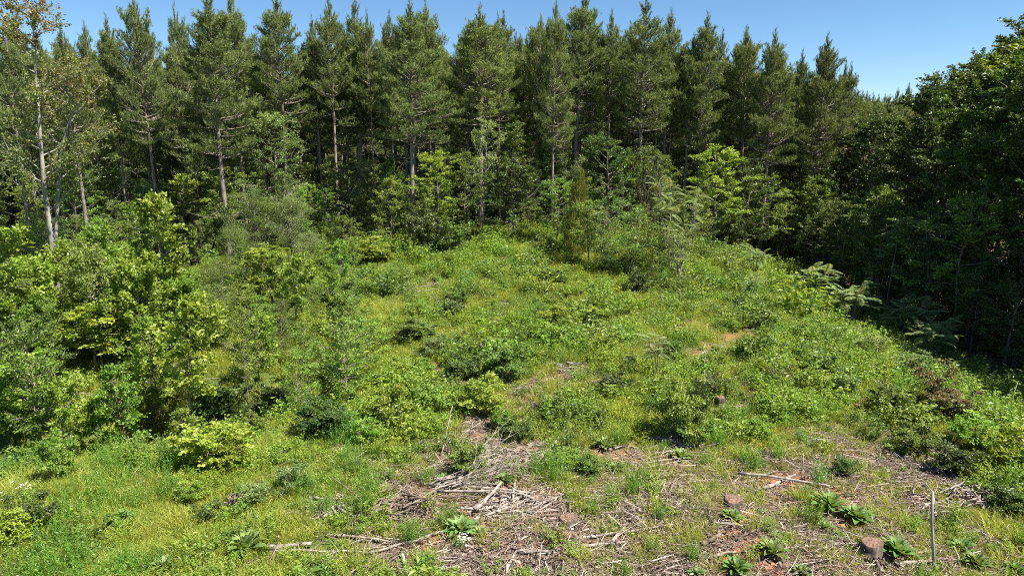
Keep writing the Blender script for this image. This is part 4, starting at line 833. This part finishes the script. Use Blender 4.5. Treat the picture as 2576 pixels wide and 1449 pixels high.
LG = [(675, 1385, 785, 1379, .055, 'grey log lying beside the biggest rosette'), (690, 1394, 930, 1398, .03, 'long thin grey pole below the rosette log'), (790, 1256, 862, 1262, .03, 'short pale log left of the debris, above the fennel clump'),
      (812, 1308, 900, 1262, .04, 'pale split log slanting up beside the fennel clump'), (1446, 1358, 1692, 1328, .03, 'long weathered branch across the centre right foreground'), (1540, 1368, 1572, 1335, .04, 'short stub log crossing the long weathered branch'),
      (1304, 1396, 1380, 1398, .05, 'pale peeled log near the bottom centre'), (1460, 1378, 1572, 1372, .032, 'grey stick right of the pale peeled log'), (1855, 1205, 2085, 1240, .035, 'long grey pole lying across the right slope'),
      (1918, 1235, 2000, 1203, .045, 'pale log crossing the long grey pole'), (1880, 1216, 1955, 1190, .022, 'thin branch above the crossed logs'), (2015, 1205, 2110, 1268, .02, 'dark thin branch running down from the crossed logs'),
      (1765, 1378, 1812, 1352, .05, 'white barkless driftwood-like branch left of the dark rosette'), (1782, 1408, 1850, 1398, .04, 'short white stick above the bottom edge rosette'), (1850, 1362, 1918, 1335, .022, 'slanting thin stick above the dark rosette'),
      (1788, 1318, 1868, 1330, .025, 'flat stick under the red-soil stump'), (960, 1218, 1075, 1262, .03, 'dark slanting branch left of the debris pile'), (1080, 1226, 1340, 1250, .045, 'long grey log along the foot of the dead branch fan'),
      (1100, 1250, 1320, 1262, .03, 'second thinner log under the long grey one'), (1150, 1330, 1350, 1256, .035, 'long pole slanting up to the right in the debris'), (1195, 1300, 1262, 1232, .05, 'broken flat slab standing at an angle in the debris'),
      (905, 1305, 1010, 1255, .06, 'thick dark log at the left of the debris pile'), (820, 1350, 1000, 1372, .03, 'grey stick under the debris pile'), (930, 1395, 1220, 1312, .028, 'long curved branch reaching to the lush rosette'),
      (1010, 1395, 1022, 1448, .035, 'short upright-looking stick at the bottom left of centre'), (1270, 1448, 1300, 1395, .04, 'stick end on the bottom edge at centre'), (1325, 1290, 1440, 1240, .03, 'pale bundle stick right of the debris pile'),
      (1340, 1300, 1400, 1262, .025, 'short pale stick beside the bundle'), (1530, 1135, 1570, 1128, .03, 'pale chip of wood up-slope of the silvery rosette'), (1430, 1195, 1500, 1200, .04, 'pale half-buried log right of the dead branch fan'),
      (1640, 1165, 1690, 1163, .03, 'short pale log left of the yellowish rosette'), (1755, 900, 1820, 878, .045, 'weathered pale branch far up the right slope'), (1770, 1000, 1772, 928, .02, 'white twig standing behind the twin bush'),
      (2195, 1395, 2215, 1448, .045, 'dark root-like branch running down from the front right stump'), (2210, 1385, 2330, 1430, .03, 'grey stick right of the front right stump'), (2250, 1425, 2350, 1420, .04, 'pale half-buried slab at the foot of the bare pole'),
      (2440, 1330, 2520, 1378, .025, 'thin branch in the right foreground weeds'), (2520, 1300, 2576, 1318, .03, 'pale stick at the right frame edge'), (1835, 1230, 1870, 1185, .022, 'small leaning stick above the red-soil stump'),
      (1680, 1385, 1720, 1448, .02, 'thin dark stick on the bottom edge right of centre'), (1210, 800, 1290, 770, .02, 'thin pale branch in the upper middle weeds'), (940, 740, 985, 770, .025, 'arched grey branch at the upper left of the clearing'),
      (1110, 1150, 1140, 1105, .02, 'pale forked twig standing left of the dead branches'), (330, 1445, 385, 1425, .015, 'thin stem on the bottom edge at left'), (300, 1245, 365, 1215, .018, 'fine grey branch in the left foreground weeds')]
for i, (u0, v0, u1, v1, r, lab) in enumerate(LG):
    z = (.12, .14) if i in (8, 18, 20) else ((.05, .9) if i in (32, 42) else (.02, .05)); log(u0, v0, u1, v1, r, lab, 'twig_dark' if 'dark' in lab else 'twig', z, i, side=3 if r <= .035 and i % 2 else 0)
# fan of dead branches
rs = np.random.RandomState(9); m = MB(); x0, y0 = G(1100, 1230); zb = float(terr(x0, y0))
for i in range(30):
    u1, v1 = rs.uniform(1150, 1310), 0; v1 = 1245-(u1-1100)*rs.uniform(.3, .72)+rs.normal()*6; xa, ya = G(1085+rs.uniform(0, 60), 1232+rs.uniform(-25, 12)); xb, yb = G(u1, min(v1+25, 1235)); L = math.hypot(xb-xa, yb-ya)
    C = curve([xa-x0, ya-y0, rs.uniform(.03, .2)], [xb-xa, yb-ya, L*rs.uniform(.0, .13)], L, 7, rs, up=-.12, wob=.09); m.tube(C, np.linspace(rs.uniform(.011, .024), .005, 8), 5)
    q, d = along(C, rs.uniform(.3, 1, 8))
    for k in range(8): m.tube(curve(q[k], d[k]+rs.normal(size=3)*[.5, .5, .3], rs.uniform(.2, .7), 3, rs, wob=.12), [.008, .006, .005, .003], 3)
o = ob('brush_pile', m.mesh('brush', 'twig', True), None, (x0, y0, zb)); tag(o, 'fan of bleached dead branches in the centre foreground', 'dead branches')
def heap(u, v, n, R, lab, seed, L0=.9, h=.3, fl=.5):
    rs = np.random.RandomState(seed); m = MB(); x0, y0 = G(u, v); KEEP.append((x0, y0, R*.7))
    for i in range(n):
        px, py = rs.normal(size=2)*[R, R*fl]; az = rs.normal()*.75+.25; L = L0*rs.lognormal(-.4, .5); c = np.array([px, py, float(terr(x0+px, y0+py)-terr(x0, y0))+h*math.exp(-(px/R)**2-(py/(R*fl))**2)*rs.uniform(.2, 1)+.02]); d = np.array([cos(az), sin(az), rs.normal()*.15])
        r = rs.uniform(.008, .028); m.tube([c-d*L/2, c+rs.normal(size=3)*.03, c+d*L/2], [r, r, r*.5], 5, rs.rand())
    o = ob('debris_heap', m.mesh('debris', 'twig' if seed % 2 else 'twig_dark', True), None, (x0, y0, float(terr(x0, y0)))); tag(o, lab, 'debris'); return o
heap(2440, 1262, 130, .75, 'low heap of shredded wood near the right frame edge', 31, .5, .35)
heap(1050, 1285, 95, 1.0, 'tangled heap of dark sticks left of the lush rosette', 32, .9, .3)
heap(1290, 1275, 80, .7, 'bundle of pale sticks right of the lush rosette', 33, .9, .15)
heap(1330, 1150, 80, 1.0, 'scatter of grey twigs up-slope of the dead branch fan', 35, .8, .15)
heap(1440, 925, 60, 1.0, 'patch of grey twigs on bare soil in mid clearing', 37, .7, .1)
heap(1700, 1120, 60, .8, 'grey twigs below the twin bush', 39, .7, .1)
heap(1050, 735, 60, 1.8, 'grey dead brush in the upper left of the clearing', 41, 1.6, .5)
heap(880, 700, 60, 2.0, 'grey dead brush below the shrubs at the clearing edge', 43, 1.8, .6)
heap(850, 1290, 70, .7, 'splintered pale wood at the left end of the debris', 45, .6, .12)
# bare pole
m = MB(); x0, y0 = G(2352, 1442); z0 = float(terr(x0, y0))
m.tube([[0, 0, -.1], pt(2352, 1442)*0+np.array([XA(2348, y0, 1390)-x0, 0, ZT(1390, y0)-z0]), np.array([XA(2344, y0, 1320)-x0, 0, ZT(1320, y0)-z0]), np.array([XA(2346, y0, 1236)-x0, 0, ZT(1236, y0)-z0])], [.03, .026, .024, .018], 7, cap=True)
m.tube([np.array([XA(2346, y0, 1238)-x0, 0, ZT(1238, y0)-z0]), np.array([XA(2335, y0, 1222)-x0, .05, ZT(1222, y0)-z0]), np.array([XA(2320, y0, 1200)-x0, .1, ZT(1200, y0)-z0])], [.012, .008, .004], 5)
put('bare_pole', dict(parts=[('stem', m.mesh('pole', 'bark_pale', True))]), x0, y0, 'bare grey sapling stem standing upright in the right foreground', 'dead sapling')
# broken white trunk at the clearing corner
m = MB(); x0, y0 = G(1705, 722); m.tube([[0, 0, -.1], [.05, 0, .7], [-.1, 0, 1.3], [-.4, 0, 2.0]], [.11, .09, .06, .02], 7); m.tube([[.05, 0, .7], [.2, 0, 1.4], [.15, 0, 2.6]], [.06, .04, .01], 6)
put('dead_snag', dict(parts=[('trunk', m.mesh('snag', 'bark_pale', True))]), x0, y0, 'broken whitish forked snag at the clearing corner', 'dead tree')

# ------------------------------------------------------------------ ground cover
rs = np.random.RandomState(77)
def scatter(n, y0=8., y1=58., wide=.86):
    """more points close to the camera, fewer far away, inside the visible wedge and a margin"""
    y = y0*(y1/y0)**rs.uniform(0, 1, n); x = rs.uniform(-1, 1, n)*(wide*y+2.5); return x, y
def pick(x, y, prob): k = (rs.rand(len(x)) < prob) & (clear(x, y) | (rs.rand(len(x)) < .12)); return x[k], y[k]
# short grass
T = [clump_grass(500+i) for i in range(4)]+[clump_grass(510, 60, .26, .16, .008), clump_grass(511, 90, .22, .2, .008)]
x, y = scatter(36000); g = fbm(x/3.1, y/3.1, 41); b = bare(x, y); f = inforest(x, y)
x, y = pick(x, y, (.3+1.2*sstep(.42, .62, g))*(1-.96*b)*(1-f)*(1-.9*np.clip(dip(x, y, 2.6)*1.5, 0, 1))); stuff('grass', 'yellow-green grass tufts over the whole clearing', 'grass', T, x, y, rs.uniform(.6, 1.25, len(x))*(1+y/70), rs.randint(0, 6, len(x)), rs)
# lush blades
T = [clump_grass(520+i, 60, .5, .14, .014, 'reed', 1.3, .4) for i in range(3)]+[clump_spire(525), clump_spire(526, 26, .6, .2)]
x, y = scatter(4500); g = fbm(x/2.2+9, y/2.2, 51); b = bare(x, y); f = inforest(x, y)
x, y = pick(x, y, sstep(.56, .68, g)*(1-b)*(1-f)); stuff('tall_grass', 'darker lush grass and fennel clumps in the weeds', 'grass', T, x, y, rs.uniform(.6, 1.1, len(x))*(1+y/90), rs.randint(0, 5, len(x)), rs)
# broadleaf weeds, three colour families
fam = [('weeds', 'bright leafy weeds covering most of the clearing', [clump_forb(530+i, mat='bright') for i in range(3)]+[clump_forb(535, 12, .35, .3, .05, 14, 'bright')], 34000, 61, .38, .54, 1.15),
       ('bramble', 'yellow-green low brambles among the weeds', [clump_forb(540+i, 12, .4, .28, .055, 14, 'yellow') for i in range(3)], 30000, 71, .4, .55, 1.),
       ('dark_weeds', 'mid-green and dark leafy weeds in patches', [clump_forb(550, 12, .55, .3, .075, 14, 'mid'), clump_forb(551, 10, .5, .28, .08, 14, 'mid'), clump_forb(552, 12, .5, .3, .07, 14, 'dark')], 15000, 81, .5, .6, 1.15),
       ('silver_weeds', 'blue-grey leafy weeds in patches', [clump_forb(560, 12, .5, .3, .065, 14, 'grey', .45), clump_forb(561, 12, .4, .3, .06, 14, 'grey', .4)], 4500, 91, .54, .66, 1.)]
for nm, lab, T, n, sd_, lo, hi, sc in fam:
    x, y = scatter(n); g = fbm(x/3.3+sd_, y/3.3, sd_); b = bare(x, y); f = inforest(x, y)
    x, y = pick(x, y, np.clip(.1+sstep(lo, hi, g), 0, 1)*(1-.55*sstep(-3.5, -6, x)*sstep(17, 19, y)*sstep(34, 30, y))*(1-.93*np.clip(dip(x, y, 2.6)*1.5, 0, 1))*(1-np.clip(b*1.35, 0, .93))*(1-f*.9)); n2 = len(x)
    stuff(nm, lab, 'weeds', T, x, y, rs.lognormal(-.33, .34, n2)*sc*(.6+y/48)*np.where(fbm(x/1.1, y/1.1, 7) > .54, 1.6, .8)*(1-.42*sstep(-2, -4, x)*sstep(17, 15, y))*(1-.35*bare(x, y)), rs.randint(0, len(T), n2), rs)
# low seedlings on the debris ground
T = [clump_forb(570, 5, .12, .12, .035, 8, 'bright'), clump_forb(571, 5, .14, .12, .03, 8, 'mid'), clump_grass(572, 24, .13, .08, .006)]
x, y = scatter(5000, 8, 20); x, y = pick(x, y, .25+.5*fbm(x/1.3, y/1.3, 95)); stuff('seedlings', 'tiny seedlings on the bare debris-strewn ground', 'seedlings', T, x, y, rs.uniform(.6, 1.4, len(x)), rs.randint(0, 3, len(x)), rs)
T = [clump_grass(576+i, 130, .24, .2, .008, 'grass', .9, .5, .14) for i in range(3)]+[clump_spire(579, 20, .45, .12)]
x, y = scatter(2600, 9, 24); b = bare(x, y); x, y = pick(x, y, b*sstep(.42, .62, fbm(x/1.5+4, y/1.5, 97))); stuff('grass_clumps', 'fresh green grass clumps on the open debris ground', 'grass', T, x, y, rs.uniform(.7, 1.5, len(x)), rs.choice([0, 1, 2, 0, 1, 2, 0, 1, 3], len(x)), rs)
# wood chips and sticks
T = [clump_sticks(580+i) for i in range(5)]+[clump_sticks(586, 8, .5, 'chips', .6)]
x, y = scatter(14000, 8, 46); b = bare(x, y); x, y = pick(x, y, .06+.85*b); stuff('wood_debris', 'grey wood chips and broken sticks littering the bare ground', 'wood debris', T, x, y, rs.uniform(.7, 1.3, len(x)), rs.randint(0, 6, len(x)), rs, .01, .06)
# forest floor
T = [clump_forb(590, 8, .5, .4, .11, 12, 'dark'), clump_forb(591, 8, .6, .4, .12, 12, 'dark'), clump_sticks(592, 14, .6, 'litter', .7), clump_forb(593, 8, .4, .4, .1, 12, 'mid')]
x = rs.uniform(-70, 60, 16000); y = rs.uniform(18, 92, 16000); x, y = pick(x, y, inforest(x, y)*.8); stuff('forest_undergrowth', 'low shaded undergrowth and litter beneath the trees', 'undergrowth', T, x, y, rs.uniform(.9, 1.9, len(x)), rs.randint(0, 4, len(x)), rs)
x, y, sc_, ix, rs = FARWOOD
stuff('distant_wood', 'far mass of pines closing the view behind the stand', 'woodland', [pine(601, 18, .35, 3.2, merged=True), pine(602, 18, .3, 3.4, merged=True)], x, y, sc_, ix, rs, tiltamt=.01)
x = rs.uniform(-110, 80, 1500); y = rs.uniform(66, 130, 1500)
stuff('wood_thicket', 'dense shaded thicket deep among the pine trunks', 'thicket', [UNDER_D[0]['parts'][1][1], UNDER_D[1]['parts'][1][1], UNDER_D[2]['parts'][1][1]], x, y, rs.uniform(.6, 1.1, len(x)), rs.randint(0, 3, len(x)), rs, -.8, .03)
print('objects', len(S.objects))
